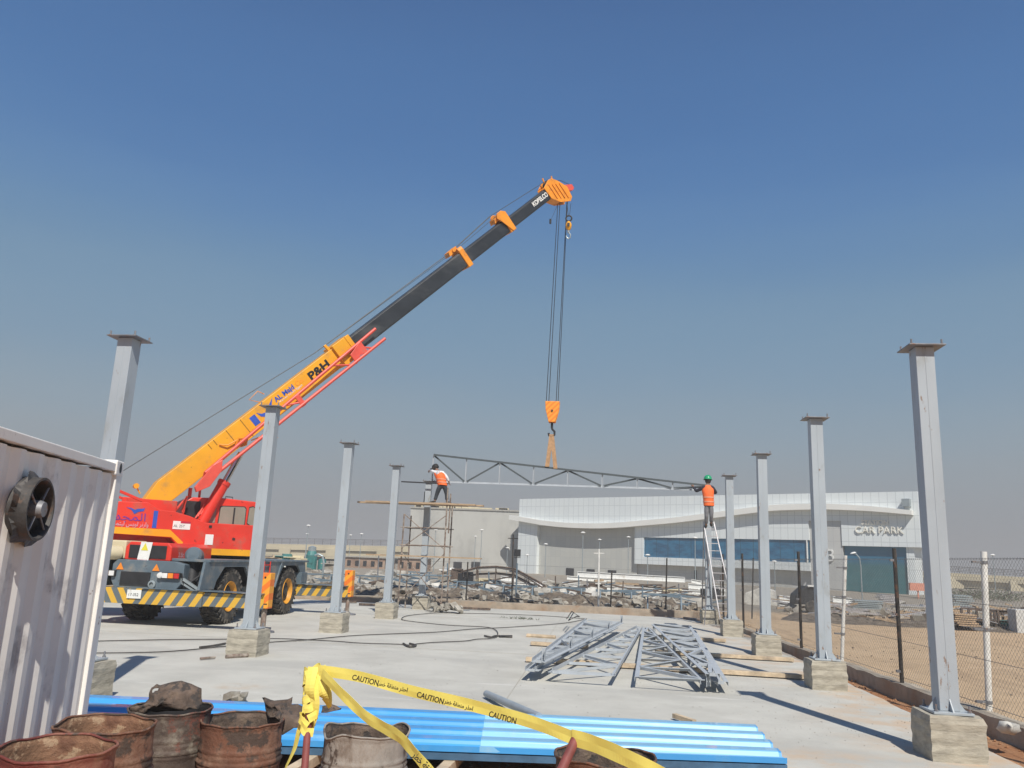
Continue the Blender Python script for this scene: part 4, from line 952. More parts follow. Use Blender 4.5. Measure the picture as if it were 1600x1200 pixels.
def rocks(name,n,xr_,yr,sr,label,m_,zf=.25,seed=1):
    random.seed(seed); m=MB()
    for k in range(n):
        s=random.uniform(*sr); c=V((random.uniform(*xr_),random.uniform(*yr),0)); c.z=s*zf+random.uniform(0,.12)
        mm=M.Rotation(random.uniform(0,6.3),3,'Z')@M.Rotation(random.uniform(-.6,.6),3,'X')
        vs=[]; 
        for a in (-1,1):
            for b in (-1,1):
                for e in (-1,1): vs.append(c+mm@V((a*s*random.uniform(.3,.62),b*s*random.uniform(.3,.62),e*s*random.uniform(.15,.45))))
        m.add(vs,[(0,1,3,2),(4,6,7,5),(0,4,5,1),(2,3,7,6),(0,2,6,4),(1,5,7,3)])
    return tag(m.build(name,m_),label,'rubble',kind='stuff')
rocks('rubble',900,(-24,3.6),(32.0,36.2),(.06,.28),'small stones over the dark soil bank',ROCKM,1.1,77)
rocks('rubble',420,(-22,4.5),(34.5,46),(.1,.6),'field of broken concrete and stones behind the soil bank',ROCKM,.25,2)
rocks('rubble',240,(7,40),(33,50),(.1,.45),'broken concrete scattered beyond the yard on the right',ROCKM,.3,4)
rocks('rubble',200,(-32,-12),(36,60),(.2,.9),'pale and brown rubble beyond the crane',ROCKM,.3,9)
PAPR=mat('weathered_board',(.50,.48,.43),.9,0,.2,3)
def debris(n,xr_,yr,zr,lr,label,m_,seed):
    random.seed(seed); m=MB()
    for k in range(n):
        c=V((random.uniform(*xr_),random.uniform(*yr),random.uniform(*zr))); a=random.uniform(-.5,.5) if random.random()<.7 else random.uniform(0,3.1); L=random.uniform(*lr)
        d=V((math.cos(a),math.sin(a),random.uniform(-.25,.25)))*L/2; m.bar(c-d,c+d,random.uniform(.04,.2),random.uniform(.03,.09))
    return tag(m.build('debris',m_),label,'debris',kind='stuff')
debris(70,(-13,5),(40,56),(.05,.5),(.5,3.0),'pale boards, panels and bars strewn over the yard behind the rubble',PAPR,101)
debris(110,(-22,5),(34,52),(.05,.6),(.4,2.5),'dark scrap bars strewn over the yard behind the rubble',SCRAP,102)
debris(120,(-22,5),(34,50),(.05,.6),(.4,2.2),'blue-grey steel bits strewn over the yard',TRES,103)
debris(90,(8,34),(31,46),(.05,.5),(.4,2.6),'pale bars and boards strewn beyond the sandy yard',ALU,104)
debris(110,(8,34),(30.5,46),(.05,.6),(.4,2.4),'brown scrap boards strewn beyond the sandy yard',PLANK,105)
PAPER=mat('pale_debris',(.55,.53,.48),.9,0,.2,3)
rocks('pale_debris',70,(-12,3),(36,46),(.15,.6),'pale blocks and packaging lying in the rubble',PAPER,.4,14)
m_dir=[]
def trestle():
    t=thing('steel_trestle','x','trestle'); m=MB(); m.bar((-.8,0,.56),(.8,0,.56),.1,.07); m.build('beam',TRES,t)
    for x in (-.62,.62):
        for s in (-1,1): m=MB(); m.bar((x,s*.28,0),(x,s*.03,.54),.05,.05); m.build('leg',TRES,t)
        m=MB(); m.bar((x,-.2,.2),(x,.2,.2),.03,.03); m.build('stretcher',TRES,t)
    return t
tp=None
for i,(px,py,lb) in enumerate([(498,897,'blue-grey steel trestle between the far outrigger and the third left column'),(582,900,'blue-grey steel trestle left of the fourth left column'),(656,894,'blue-grey steel trestle seen through the scaffold'),(736,909,'blue-grey steel trestle just right of the scaffold'),(810,915,'blue-grey steel trestle below the floodlight'),(885,918,'blue-grey steel trestle left of the white pole'),(962,923,'blue-grey steel trestle right of the white pole'),(1038,929,'blue-grey steel trestle left of the ladder')]):
    o=trestle() if tp is None else copy_tree(tp); tp=tp or o
    v=ray(px,py); tt=(.75-H)/v.z; p=V((0,0,H))+v*tt; o.location=(p.x,p.y,.18); o.scale=(1.0,1.0,1.0); o.rotation_euler=(0,0,random.uniform(-.1,.15)); o['label']=lb; o['group']='blue-grey steel trestles beyond the slab'
# white steel beams
def wbeam(px0,py0,px1,py1,Y,h,label,wd=.35,mt=WHT,Y1=None,cat='beam',name='white_beam'):
    a=AY(px0,py0,Y); b=AY(px1,py1,Y1 or Y); m=MB(); m.bar(a,b,wd,.03); m.bar(a+V((0,0,-h)),b+V((0,0,-h)),wd,.03); m.bar(a+V((0,-wd*.3,-h/2)),b+V((0,-wd*.3,-h/2)),.03,h-.03)
    k=max(2,int((b-a).length/1.2))
    for i in range(k+1): q=a.lerp(b,(i+.02)/(k+.04)); m.box(q+V((0,-wd*.32,-h/2)),(.03,wd*.2,h))
    return tag(m.build(name,mt),label,cat)
wb=[(902,893,1070,902,52,.30,'longest white steel beam on top of the stack left of the ladder'),
(888,912,1100,924,50,.25,'long white steel beam low in the stack beside the ladder'),
(886,900,960,905,53,.2,'short white steel beam under the left end of the top beam'),
(1075,912,1134,916,50,.28,'short white beam behind the ladder foot'),
(1076,921,1134,925,50,.22,'lower short white beam behind the ladder foot'),
(783,900,808,902,50,.25,'small white beam under the bent frames'),
(781,909,850,911,48,.3,'white beam lying right of the floodlight post'),
(848,909,884,911,48,.5,'broad white beam end left of the beam stack'),
(1012,930,1062,933,45,.3,'white beam lying low behind the trestle by the ladder'),
(1080,905,1095,908,54,.2,'small white beam end beside the red pile'),
(1217,930,1246,934,45,.3,'white beam behind the third right column'),
(1216,945,1248,949,42,.2,'low white beam behind the third right column'),
(1300,932,1330,935,42,.25,'white beam right of the second right column')]
for a in wb: wbeam(*a)
random.seed(33)
for k in range(16):
    px=random.uniform(890,1100); py=906+(px-890)*.06+random.uniform(-2,9); m=MB(); a=AY(px,py,51); m.bar(a,a+V((random.uniform(.5,2),random.uniform(-.5,.5),random.uniform(-.1,.1))),.12,.12)
    tag(m.build('packing_timber',random.choice((SCRAP,ROCKM,PLANK))),'dusty packing timber lying among the stacked white beams','timber','packing timbers in the white beam stack')
# bent frames pile
for k in range(7):
    pts=[(722+k,893),(745,886.5+k*.5),(775,885+k*.6),(803,888+k),(826,900+k*1.2),(852-k*1.5,915+k)]
    if k>3: pts=[(806,884+k*1.5),(820,891+k*1.5),(835,901+k*1.4),(850+k*.5,912+k)]
    P3=[AY(a,b,45+k*.35) for a,b in pts]; m=MB(); m.path(P3,.05,6); 
    P4=[p+V((0,.3,-.35)) for p in P3]; m.path(P4,.03,5)
    for a,b in zip(P3,P4): m.tube(a,b,.02,4)
    if k<4:
        for q in P3[1:4]: m.tube(q,V((q.x,q.y,0)),.03,5)
    tag(m.build('bent_truss',(SCRAP,DARKPLATE,ALU)[k%3]),('outermost dark arch of the bent truss pile below the floodlight','second arch of the bent truss pile','third arch of the bent truss pile, bare metal','innermost full arch of the bent truss pile','upper leaning half arch right of the floodlight post','middle leaning half arch right of the floodlight post','lowest leaning half arch right of the floodlight post')[k],'frame','curved steel frames in the pile')
# left background things
tk=AY(488,880,60); tt_=thing('teal_tank','pair of weathered teal machines standing beyond the crane','machine',(tk.x,60,0))
zt=AY(487,861,60).z
m=MB(); m.lathe([(0,0),(.42,0),(.42,zt-.3),(.3,zt),(0,zt)],(tk.x-.1,60,0),(0,0,1),16); m.box((tk.x-.1,59.58,zt*.6),(.5,.04,.4)); m.build('tank',TEAL,tt_)
m=MB(); m.lathe([(0,0),(.3,0),(.3,zt-.6),(0,zt-.5)],(tk.x+.75,60,0),(0,0,1),14); m.bar((tk.x+.3,59.6,.1),(tk.x+.3,59.6,zt-.5),.08,.08); m.build('tank',TEAL,tt_)
m=MB(); m.lathe([(0,0),(.3,0),(.3,.35),(0,.45)],(tk.x-.1,60,zt-.05),(0,0,1),12); m.build('lid',SILV,tt_)
P3=[AY(503,905,50),AY(506,880,50),AY(504,869,50),AY(498,866,50),AY(492,868,50)]; m=MB(); m.path(P3,.07,8); tag(m.build('bent_pipe',SILV),'grey hooped pipe right of the teal machines','pipe')
random.seed(41)
cols=(BRICK,TEAL,CREAM,ROCKM,SCRAP,TIMB,WHT)
for k,(px,py,wd,ht,mi,lb) in enumerate([(432,872,1.2,1.5,5,'tan heap of boards behind the crane deck'),(446,870,1.0,1.0,1,'teal wrapped crate behind the crane deck'),(463,872,1.3,1.3,2,'cream crate left of the teal machines'),(456,884,1.0,.9,6,'white bundle low behind the crane'),(520,882,1.2,.9,3,'grey block right of the hooped pipe'),(700,892,.9,.6,6,'small pale crate right of the scaffold leg')]):
    Y=55; a=AY(px,py,Y); m=MB(); z=max(.3,a.z)
    m.box((a.x,Y,z/2),(wd,.8,z),rz=random.uniform(-.4,.4)); m.box((a.x+.1,Y,z+.1),(wd*.6,.5,.22),rz=.5); m.box((a.x-.2,Y-.1,z+.04),(wd*.9,.9,.06),rz=.2)
    tag(m.build('crate',cols[mi],bevel=.02),lb,'crate','crates and bundles far behind the crane')
# low brick building and walls under the viaduct
bk=AY(575,890,95); 
def shed(px0,px1,py,Y,m_,label,openings=4,dep=5,roof=True):
    a=AY(px0,py,Y); b=AY(px1,py,Y); t=thing('brick_shed',label,'shed',((a.x+b.x)/2,Y,0))
    z=a.z; m=MB(); m.box(((a.x+b.x)/2,Y+dep/2,z/2),(b.x-a.x,dep,z)); m.build('wall',m_,t)
    if roof: m=MB(); m.box(((a.x+b.x)/2,Y+dep/2,z+.06),(b.x-a.x+.4,dep+.4,.12)); m.build('roof',CONC,t)
    for i in range(openings):
        x=a.x+(b.x-a.x)*(i+.5)/openings; m=MB(); m.box((x,Y-.01,z*.45),((b.x-a.x)/openings*.45,.06,z*.5)); m.build('window',DK,t)
    return t
shed(540,602,870,95,BRICK,'low raw brick shed with dark openings behind the third left column',5)
shed(622,660,872,92,BRICK,'low raw brick shed seen through the scaffold',3)
shed(404,440,874,100,VIAD,'pale low shed beyond the crane deck',3)
random.seed(91)
for i,(px,py,ty) in enumerate(((748,920,890),(765,918,893),(822,925,903),(868,928,900),(905,930,899),(918,934,905),(972,938,908),(1003,941,915),(1062,946,912),(1126,925,898),(700,915,880),(590,905,868))):
    Y=random.uniform(37,46); a=AY(px,py,Y); b=AY(px+random.uniform(-2,2),ty,Y); a.z=0; m=MB(); m.tube(a,b,.035,6)
    tag(m.build('stake',(SCRAP,TRES,DARKPLATE)[i%3]),'short dark stake standing in the rubble beyond the slab','stake','stakes standing in the rubble')
for i,(px,py,w_,h_) in enumerate(((694,903,.7,.9),(712,900,.9,1.0),(728,897,.8,.9),(756,905,1.1,.5),(771,912,.8,.5),(864,905,1.0,.6),(930,911,1.2,.6),(1110,934,1.0,.6),(1050,918,1.2,.4))):
    Y=48+random.uniform(-3,3); a=AY(px,py,Y); m=MB(); m.box((a.x,Y,h_/2),(w_,.6,h_),rz=random.uniform(-.3,.3)); m.box((a.x+.1,Y-.1,h_+.05),(w_*.7,.5,.1),rz=random.uniform(-.6,.6)); m.box((a.x,Y-.36,h_*.55),(w_*.4,.03,h_*.4))
    tag(m.build('crate',(ROCKM,SCRAP,DK,CREAM,TRES)[i%5],bevel=.02),('dusty crate just right of the scaffold, first of the yard row','tall scrap crate right of the scaffold','black crate between the scaffold and the bent trusses','cream crate under the bent trusses','small blue-grey crate under the bent trusses','pale crate between the floodlight and the white pole','brown crate touching the white pole','black crate at the foot of the ladder','cream crate below the longest white beam')[i],'crate','crates in the rubble yard')
# ================================================================== VIADUCTS
def viaduct(pts,Y0_,Y1_,label,pp):
    """pts: (px top-left, px top-right)"""
    (xa,ya),(xb,yb)=pts; a=AY(xa,ya,Y0_); b=AY(xb,yb,Y1_); t=thing('viaduct',label,'bridge',((a.x+b.x)/2,Y0_,0))
    d=(b-a).normalized(); 
    def L(nm,z0,z1,off,wd,m_): m=MB(); c0_=a+V((0,off,(z0+z1)/2)); c1__=b+V((0,off,(z0+z1)/2)); m.bar(c0_,c1__,wd,z1-z0); return m.build(nm,m_,t)
    L('parapet',-.55,-.05,-.25,.25,VIAD); L('deck',-1.1,-.55,3.5,8,VIAD); L('girder',-2.3,-1.1,.5,1.2,VIAD); L('girder',-2.3,-1.1,6,1.2,VIAD)
    m=MB(); m.bar(a+V((0,-.1,1.0)),b+V((0,-.1,1.0)),.14,.14)
    for zz_ in (.25,.5,.75): m.bar(a+V((0,-.1,zz_)),b+V((0,-.1,zz_)),.07,.09)
    n=int((b-a).length/1.6)
    for i in range(n+1): q=a.lerp(b,i/n); m.box(q+V((0,-.1,.5)),(.1,.1,1.0))
    m.build('railing',DARKPLATE,t)
    m=MB(); m.bar(a+V((0,-.02,-1.12)),b+V((0,-.02,-1.12)),.3,.12); m.build('dark_band',DK,t)  # dark band drawn lengthwise where deck and girder meet
    for p in pp:
        f=(p-xa)/(xb-xa); q=a.lerp(b,f); m=MB(); m.box((q.x,q.y+2.8,q.z-1.7),(2.2,7.2,1.9)); m.box((q.x,q.y+2.8,(q.z-2.4)/2-1),(1.5,1.5,q.z-.4)); m.build('pier',VIAD,t,bevel=.03)
    return t
viaduct(((120,843.5),(700,854.5)),150,150,'long cream concrete viaduct behind the crane on the left',(205,330,455,527,604,668))
viaduct(((1400,889.5),(1660,905)),150,140,'cream concrete viaduct right of the car park building',(1496,1590))
DWALL=mat('shade_infill',(.11,.09,.075),.9,0,.35,.7,dirt=(.24,.19,.15),dirt_amt=.5,dirt_scale=.5)  # dark infill added for the shadow zone below the girders, shade put into its colour
for x0,x1,lb in ((-110,-20,'brown wall coloured dark to stand for the shade under the left viaduct'),(55,110,'dark infill wall standing for the shade under the right viaduct')):
    m=MB(); m.box(((x0+x1)/2,156 if x0<0 else 150,1.0),(x1-x0,.5,2.6)); tag(m.build('shade_infill_wall',DWALL),lb,'wall')
# ================================================================== BUILDINGS
FO=V((-10.95,110,0)); fd=V((.83005,-.55769,0)); fn=V((-.55769,-.83005,0))
def FPt(s,z,o=0): return FO+fd*s+fn*o+V((0,0,z))
cp_=thing('car_park_building','long white panelled building with wavy canopy and blue glass band','building',FO+fd*25)
def FB(nm,s0,s1,z0,z1,o0,o1,m_,parent=cp_,bevel=0):
    m=MB(); mm=M((fd,fn,V((0,0,1)))).transposed(); m.box(FPt((s0+s1)/2,(z0+z1)/2,(o0+o1)/2),(s1-s0,abs(o1-o0),z1-z0),mat=mm); return m.build(nm,m_,parent,bevel=bevel)
# upper wall whole length; lower right part overhangs, left bay is recessed grey cladding
FB('upper_wall',0,50.1,7.0,9.85,-9,0,FACW)
FB('wall',0,3.25,-.2,7.0,-9,0,FACW)
FB('fascia',3.25,18.3,6.3,7.0,-.53,0,FACW)
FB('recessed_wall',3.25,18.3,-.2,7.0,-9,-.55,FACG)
FB('wall',18.3,39.4,5.0,7.0,-9,0,FACW); FB('wall',18.3,19.55,2.7,5.0,-9,0,FACW); FB('wall',18.3,39.4,1.85,2.7,-9,0,FACW)
FB('base_wall',18.3,39.4,-.2,1.85,-9,-.8,FACP)
FB('pilaster',39.4,40.1,-.2,7.0,-9,-.25,FACP); FB('pilaster',40.1,42.75,-.2,7.0,-9,-.12,FACP)
FB('wall',42.75,50.1,4.5,7.0,-9,0,FACW); FB('wall',48.7,49.4,-.2,4.5,-3,-.3,FACW)
w_=FB('window_band',19.55,39.3,2.7,5.0,-1,-.16,BGLASS)
w2=FB('glass_wall',42.8,48.7,-.1,4.5,-1,-.5,GGLASS)
FB('mullion',39.12,39.2,2.7,5.0,-.16,.03,WHT,w_)
for s in (20.2,24.9,31.3,36.2,38): pass
FB('door',35.3,37.1,-.1,1.75,-.8,-.76,FACG); FB('duct',48.8,49.5,8.35,9.1,0,.7,SILV); 
for s,wd in ((7.8,1.2),(11.0,1.2),(14.2,1.2),(25.8,.3)): FB('vent',s,s+wd,.0 if s<20 else .3,.95 if s<20 else 1.4,-.55 if s<20 else -.8,-.48 if s<20 else -.74,DK)
# wavy canopy
cz=[(-1.15,7.65),(1.5,7.33),(4.5,6.95),(8,6.68),(12.2,6.58),(16,6.68),(20,6.98),(24,7.30),(28,7.75),(32,8.22),(35.5,8.6),(38,8.70),(41,8.72),(44,8.56),(46.5,8.35),(49.65,7.98)]
def cat(pts,n=5):
    o=[]
    for i in range(len(pts)-1):
        p0=pts[max(0,i-1)];p1=pts[i];p2=pts[i+1];p3=pts[min(len(pts)-1,i+2)]
        for k in range(n):
            t=k/n; o.append(tuple(.5*((2*p1[j])+(-p0[j]+p2[j])*t+(2*p0[j]-5*p1[j]+4*p2[j]-p3[j])*t*t+(-p0[j]+3*p1[j]-3*p2[j]+p3[j])*t**3) for j in (0,1)))
    return o+[pts[-1]]
cc_=cat(cz); m=MB(); vs=[];n=len(cc_)
for s,z in cc_:
    th=.62 if s<40 else .62-.02*(s-40)
    vs+=[FPt(s,z,-.1),FPt(s,z,.75),FPt(s,z-th,.75),FPt(s,z-th-.02,-.1)]
fs=[(i*4+k,i*4+(k+1)%4,(i+1)*4+(k+1)%4,(i+1)*4+k) for i in range(n-1) for k in range(4)]+[(0,1,2,3),(4*n-1,4*n-2,4*n-3,4*n-4)]
m.add(vs,fs); m.build('canopy',CANO,cp_)
def ft(body,s,z,size,mt,sh=0,o=.09,bo=-.002): return text('sign_lettering',body,mt,FPt(s,z,o),fd,V((0,0,1)),size,cp_,.05,bold=bo)
LET=mat('sign_letters',(.86,.83,.74),.5,0,.05,2)
ft('STATION',44.75,6.66,.62,LET,bo=.02); ft('CAR PARK',44.1,5.78,.98,LET)
ft('3',41.15,2.92,1.75,WHT,o=0)
# plain grey building on the left
gb=thing('concrete_building','plain grey concrete building left of the white one','building',(-19,112,0))
a=AY(641,790,114); b=AY(812,790,114)
m=MB(); m.box(((a.x+b.x)/2+.2,122,4.1),(b.x-a.x+.2,16,8.6)); m.build('wall',CONCB,gb)
m=MB(); m.box(((a.x+b.x)/2+.2,122,8.45),(b.x-a.x+.4,16.3,.22)); m.build('parapet',CONC,gb)
for px in (715,743): 
    q=AY(px,883,113.9); m=MB(); m.box((q.x,113.95,q.z),(1.2,.12,.9)); m.build('window',DK,gb)
random.seed(50); m=MB()
for k in range(14): x=random.uniform(a.x,b.x-2); m.box((x,114.6,8.65),(random.uniform(.5,2.5),.8,random.uniform(.1,.35)))
m.build('roof_clutter',CREAM,gb)
# street lamps
lamps=[(482,821,85,'street lamp beyond the crane deck, taller of the pair'),(480,834,120,'street lamp beyond the crane deck, shorter of the pair'),(548,836,110,'small street lamp just right of the third left column'),(565,834,95,'street lamp between the third and fourth left columns'),(681,828,90,'street lamp in front of the grey building beside the scaffold'),(743,838,105,'street lamp before the grey concrete wall, left one of two'),(753,828,90,'street lamp before the grey concrete wall, right one of two'),(793,856,95,'small street lamp left of the dark crossbar post'),(824,867,90,'low street lamp right of the floodlight'),(853,850,88,'street lamp at the left end of the grey cladding'),(911,832,80,'tallest street lamp before the grey cladding'),(937,843,95,'street lamp just above the white crossbar pole'),(982,839,92,'street lamp at the right end of the grey cladding'),(1012,867,75,'low street lamp in front of the left end of the blue glass'),(1086,840,72,'thin street lamp in front of the blue glass left of the ladder'),(1210,877,72,'street lamp head by the third right column'),(1551,867,85,'street lamp beyond the fence behind the near white pole')]
lp=None
def lamp(h):
    t=thing('street_lamp','x','street lamp'); m=MB(); m.path([(0,0,0),(0,0,h-.05)],.05,8,r2=.03); m.build('pole',SILV,t)
    m=MB(); m.lathe([(0,.09),(.15,.05),(.25,-.02),(.22,-.06),(0,-.07)],(0,0,h),(0,0,1),14); m.build('lamp_head',CANO,t); return t
for px,py,Y,lb in lamps:
    p=AY(px,py,Y); t=lamp(p.z+.1); t.location=(p.x,Y,-.1); t['label']=lb; t['group']='street lamps beyond the yard'
# curved lamp in front of the green glass
b=AY(1348,930,60); t=thing('street_lamp','grey street lamp with curved arm before the green glass wall','street lamp',(b.x,60,0))
m=MB(); q=[AY(1347,928,60),AY(1345,885,60),AY(1343,872,60),AY(1338,866,60),AY(1333,864,60)]; q[0].z=0; m.path(q,.045,8); m.build('pole',SILV,t,smooth=True)
m=MB(); m.lathe([(0,.08),(.15,.05),(.22,-.02),(0,-.06)],q[-1],(-.3,0,1),12); m.build('lamp_head',CANO,t)
# ---- right background items
def stack(px0,px1,py0,py1,Y,n,m_,label,name,cat,dep=1.5):
    a=AY(px0,py0,Y); b=AY(px1,py1,Y); h=(a.z-b.z)/n
    for k in range(n):
        m=MB(); z=a.z-h*(k+.5); jx=random.uniform(-.1,.1); m.bar((a.x+jx,Y,z),(b.x+jx,Y,z),dep*.5,h*.4); m.bar((a.x+jx,Y-dep*.24,z-h*.2),(b.x+jx,Y-dep*.24,z-h*.2),.04,h*.5)
        o_n=('topmost','second','third','fourth','fifth','lowest')[k if k<n-1 else 5]; tag(m.build(name,m_),o_n+' '+label,cat,'things in the '+label.split(' in the ')[-1])
random.seed(61)
stack(1484,1514,928,947,36,5,SILV,'galvanised channel in the pile of silver channels right of the nearest column','steel_channel','channel')
stack(1395,1445,945,952,36,2,CONC,'pale panel in the pile of low panels left of the nearest column','panel','panel')
stack(1486,1521,957,978,31,6,PLANK,'board in the pile of tan boards right of the nearest column','board','board')
stack(1330,1375,936,952,38,5,SILV,'silver bar in the pile of bars before the green glass','steel_bar','bar')
stack(1372,1402,928,942,40,5,ALU,'pale channel in the pile of bent channels beyond the black fence post','steel_channel','channel')
stack(1212,1244,930,936,46,2,ROCKM,'grey slab in the pile of slabs behind the third right column','slab','slab')
a=AY(1594,952,31); cb_=thing('cabinet','pale grey site cabinet at the right edge beyond the fence','cabinet',(a.x+.2,31,0)); m=MB(); m.box((a.x+.25,31,a.z/2),(1.1,.6,a.z)); m.build('body',FACP,cb_,bevel=.02); m=MB(); m.box((a.x+.25,30.69,a.z/2),(.02,.02,a.z*.9)); m.build('door_gap',DK,cb_)
for i,(px,py,w_) in enumerate(((1530,952,1.0),(1552,955,.9),(1568,955,.9))):
    a=AY(px,py,32); t=thing('site_crate',('dark open frame crate right of the tan boards','middle dark open frame crate beyond the white pole','dark open frame crate next to the pale cabinet')[i],'crate',(a.x,32,0),'dark frame crates beyond the fence')
    z=a.z; m=MB()
    for x in (-w_/2,w_/2):
        for y in (-.3,.3): m.box((a.x+x,32+y,z/2),(.07,.07,z))
    for zz in (.1,z*.5,z): m.bar((a.x-w_/2,31.7,zz),(a.x+w_/2,31.7,zz),.06,.06); m.bar((a.x-w_/2,32.3,zz),(a.x+w_/2,32.3,zz),.06,.06)
    m.build('frame',SCRAP,t); m=MB(); m.box((a.x-.1,32,z*.3),(w_*.5,.4,z*.5)); m.build('contents',(DK,ROCKM,TEAL)[i],t)
a=AY(1434,917,70); m=MB(); m.box((a.x,70,a.z),(1.3,.3,.6)); m.box((a.x,70.02,a.z/2),(.1,.1,a.z)); tag(m.build('orange_board',mat('salmon_board',(.62,.26,.18))),'small orange-red board below the right viaduct','board')
# tarped machine behind column R2
a=AY(1264,940,38); t=thing('compressor','dark towed compressor beyond the second right column','machine',(a.x,38,0))
m=MB(); m.prism([(-.7,.4),(.7,.4),(.75,.9),(.5,1.15),(-.2,1.2),(-.65,.8)],(a.x,37.6,0),(1,0,0),(0,0,1),(0,1.1,0)); m.build('body',DK,t,bevel=.05)
m=MB(); m.lathe([(.0,-.08),(.25,-.08),(.3,0),(.25,.08),(0,.08)],(a.x,37.5,.3),(0,1,0),18); m.build('wheel',RUB,t)
m=MB(); m.box((a.x+.1,37.7,1.2),(.5,.4,.08)); m.build('cover',WHT,t)
a=AY(1186,935,44); m=MB(); m.prism([(-.9,0),(.9,0),(.8,.75),(.2,.95),(-.7,.6)],(a.x,44,0),(1,0,0),(0,0,1),(.3,1.2,0)); tag(m.build('concrete_block',PAPER,bevel=.03),'large pale sloping concrete block between the third and fourth right columns','block')
a=AY(1012+0,915,60)
# scrub and small dry bushes below the right viaduct
def shrub(x,y,h,w_,label,m_,n=260):
    t=thing('shrub',label,'shrub',(x,y,0)); m=MB()
    for k in range(9): a=random.uniform(0,6.28); m.path([(x,y,0),(x+math.cos(a)*w_*.25,y+math.sin(a)*w_*.2,h*.5),(x+math.cos(a)*w_*.45,y+math.sin(a)*w_*.4,h*.9)],.018,4)
    m.build('stems',SCRAP,t); m=MB()
    for k in range(n):
        a=random.uniform(0,6.28); r=w_/2*math.sqrt(random.random()); z=h*random.uniform(.2,1)*(1-.25*(r/w_*2)**2); c=V((x+math.cos(a)*r,y+math.sin(a)*r*.8,z)); s=random.uniform(.04,.1)
        e=V((random.uniform(-1,1),random.uniform(-1,1),random.uniform(-1,1))).normalized(); f=e.orthogonal().normalized(); m.add([c+e*s,c+f*s*.5,c-e*s,c-f*s*.5],[(0,1,2,3)])
    m.build('foliage',m_,t); return t
LEAF=mat('dusty_leaves',(.09,.10,.06),.8,0,.4,3)
random.seed(71)
for i,(px,Y,lb) in enumerate(((1500,75,'dusty dark shrub under the right viaduct, left one'),(1540,70,'dusty dark shrub under the right viaduct behind the white pole'),(1575,74,'dusty dark shrub under the right viaduct, right one'))):
    a=AY(px,915,Y); shrub(a.x,Y,.95,4.6,lb,LEAF,700)
# ================================================================== SLAB THINGS : hoses, rods
def hose(pts,r,label,name='hose',mt=HOSE,z=.02):
    P_=[G(a,b,z) for a,b in pts]; Q=cat([(p.x,p.y) for p in P_],6); m=MB(); m.path([(x,y,z+r*.4) for x,y in Q],r,6); return tag(m.build(name,mt,smooth='all'),label,name)
hose([(100,1021),(250,1019),(355,1010),(420,1004),(480,1000),(560,993),(680,988),(740,983),(800,980),(880,974),(917,967)],.011,'long dark hose running across the slab in front of the crane')
hose([(110,1003),(250,1000),(355,999),(430,998),(520,1002),(560,1005),(625,1007),(640,1008),(655,1006),(680,1004),(725,1002),(745,999),(765,998),(777,994),(775,985),(758,980),(700,977),(650,972),(628,968),(638,962),(680,958),(700,957)],.011,'dark hose curling back toward the scaffold')
hose([(655,930),(660,950),(685,956),(705,958),(760,959),(820,961),(860,963),(915,967)],.011,'thin dark cable running from the scaffold across the far slab','cable')
hose([(312,1012),(330,1010),(352,1006)],.02,'short dark hose end beside the second left pedestal','hose_end')
hose([(630,1006),(640,1011),(650,1009),(640,1006)],.02,'small coil of dark hose on the slab','coil')
hose([(757,994),(768,996),(776,994),(800,996)],.022,'short thick black hose piece on the middle of the slab','hose_piece')
hose([(780,995),(800,995)],.03,'short black bar lying on the slab left of the trusses','bar',DK)
for i,(a,b,r,mt,lb) in enumerate((((353,1026),(387,1024),.035,RTUBE,'short reddish rod lying at the second left pedestal'),((313,1029),(336,1027),.02,RTUBE,'short thin dark rod left of the second left pedestal'),((1068,966),(1105,970),.05,RTUBE,'brown bar lying at the foot of the ladder'),((823,993),(868,996),.05,TIMB,'pale timber strip left of the trusses'))):
    p,q=G(*a,.03),G(*b,.03); m=MB(); m.tube(p,q,r,8); tag(m.build('rod',mt),lb,'rod')
pp_=[G(x,y,.03) for x,y in ((885,985),(893,978),(905,981),(900,988),(888,988),(896,980))]
m=MB(); m.path([p+V((0,0,.3+.1*(i%2))) for i,p in enumerate(pp_)],.015,5); tag(m.build('wire_coil',HOSE,smooth='all'),'loose black wire coil on the far end of the left trusses','wire')
# grass weed on slab
m=MB(); c=G(812,967); random.seed(4)
for k in range(60): p=c+V((random.gauss(0,.3),random.gauss(0,.15),0)); m.path([p,p+V((random.uniform(-.08,.08),0,random.uniform(.02,.07)))],.006,3)
tag(m.build('weed',LEAF),'patch of dry green weed on the far slab','weed',kind='stuff')
# ================================================================== BLUE SHEETS
def sheets(x0,x1,y0,y1,z,m_,name,label,skew=.0,rib=.25):
    m=MB(); n=int((y1-y0)/rib); prof=[]
    y=y0
    while y<y1-1e-3:
        prof+=[(y,0),(y+rib*.55,0),(y+rib*.65,.035),(y+rib*.9,.035),(y+rib,0)]; y+=rib
    P_=[];
    for k in (0,1):
        for (yy,zz) in prof: 
            f=(yy-y0)/(y1-y0); x=(x0 if k==0 else x1)+ (skew*f if k else 0); P_.append((x,yy+(0 if k==0 else SHK),z+zz+(.0)))
    q=len(prof); m.add(P_,[(i,i+1,q+i+1,q+i) for i in range(q-1)])
    o=m.build(name,m_); s=o.modifiers.new('s','SOLIDIFY'); s.thickness=.0015; s.offset=-1; return tag(o,label,'sheet','blue profiled sheets')
SHK=0.0
zs=.10
def cz_(px,py): p=G(px,py,zs+.03); return p
c_fl=cz_(135,1088); c_fr=cz_(1180,1135); c_nr=cz_(1230,1188); c_nl=cz_(450,1160)
YF=(c_fl.y+c_fr.y)/2
random.seed(8)
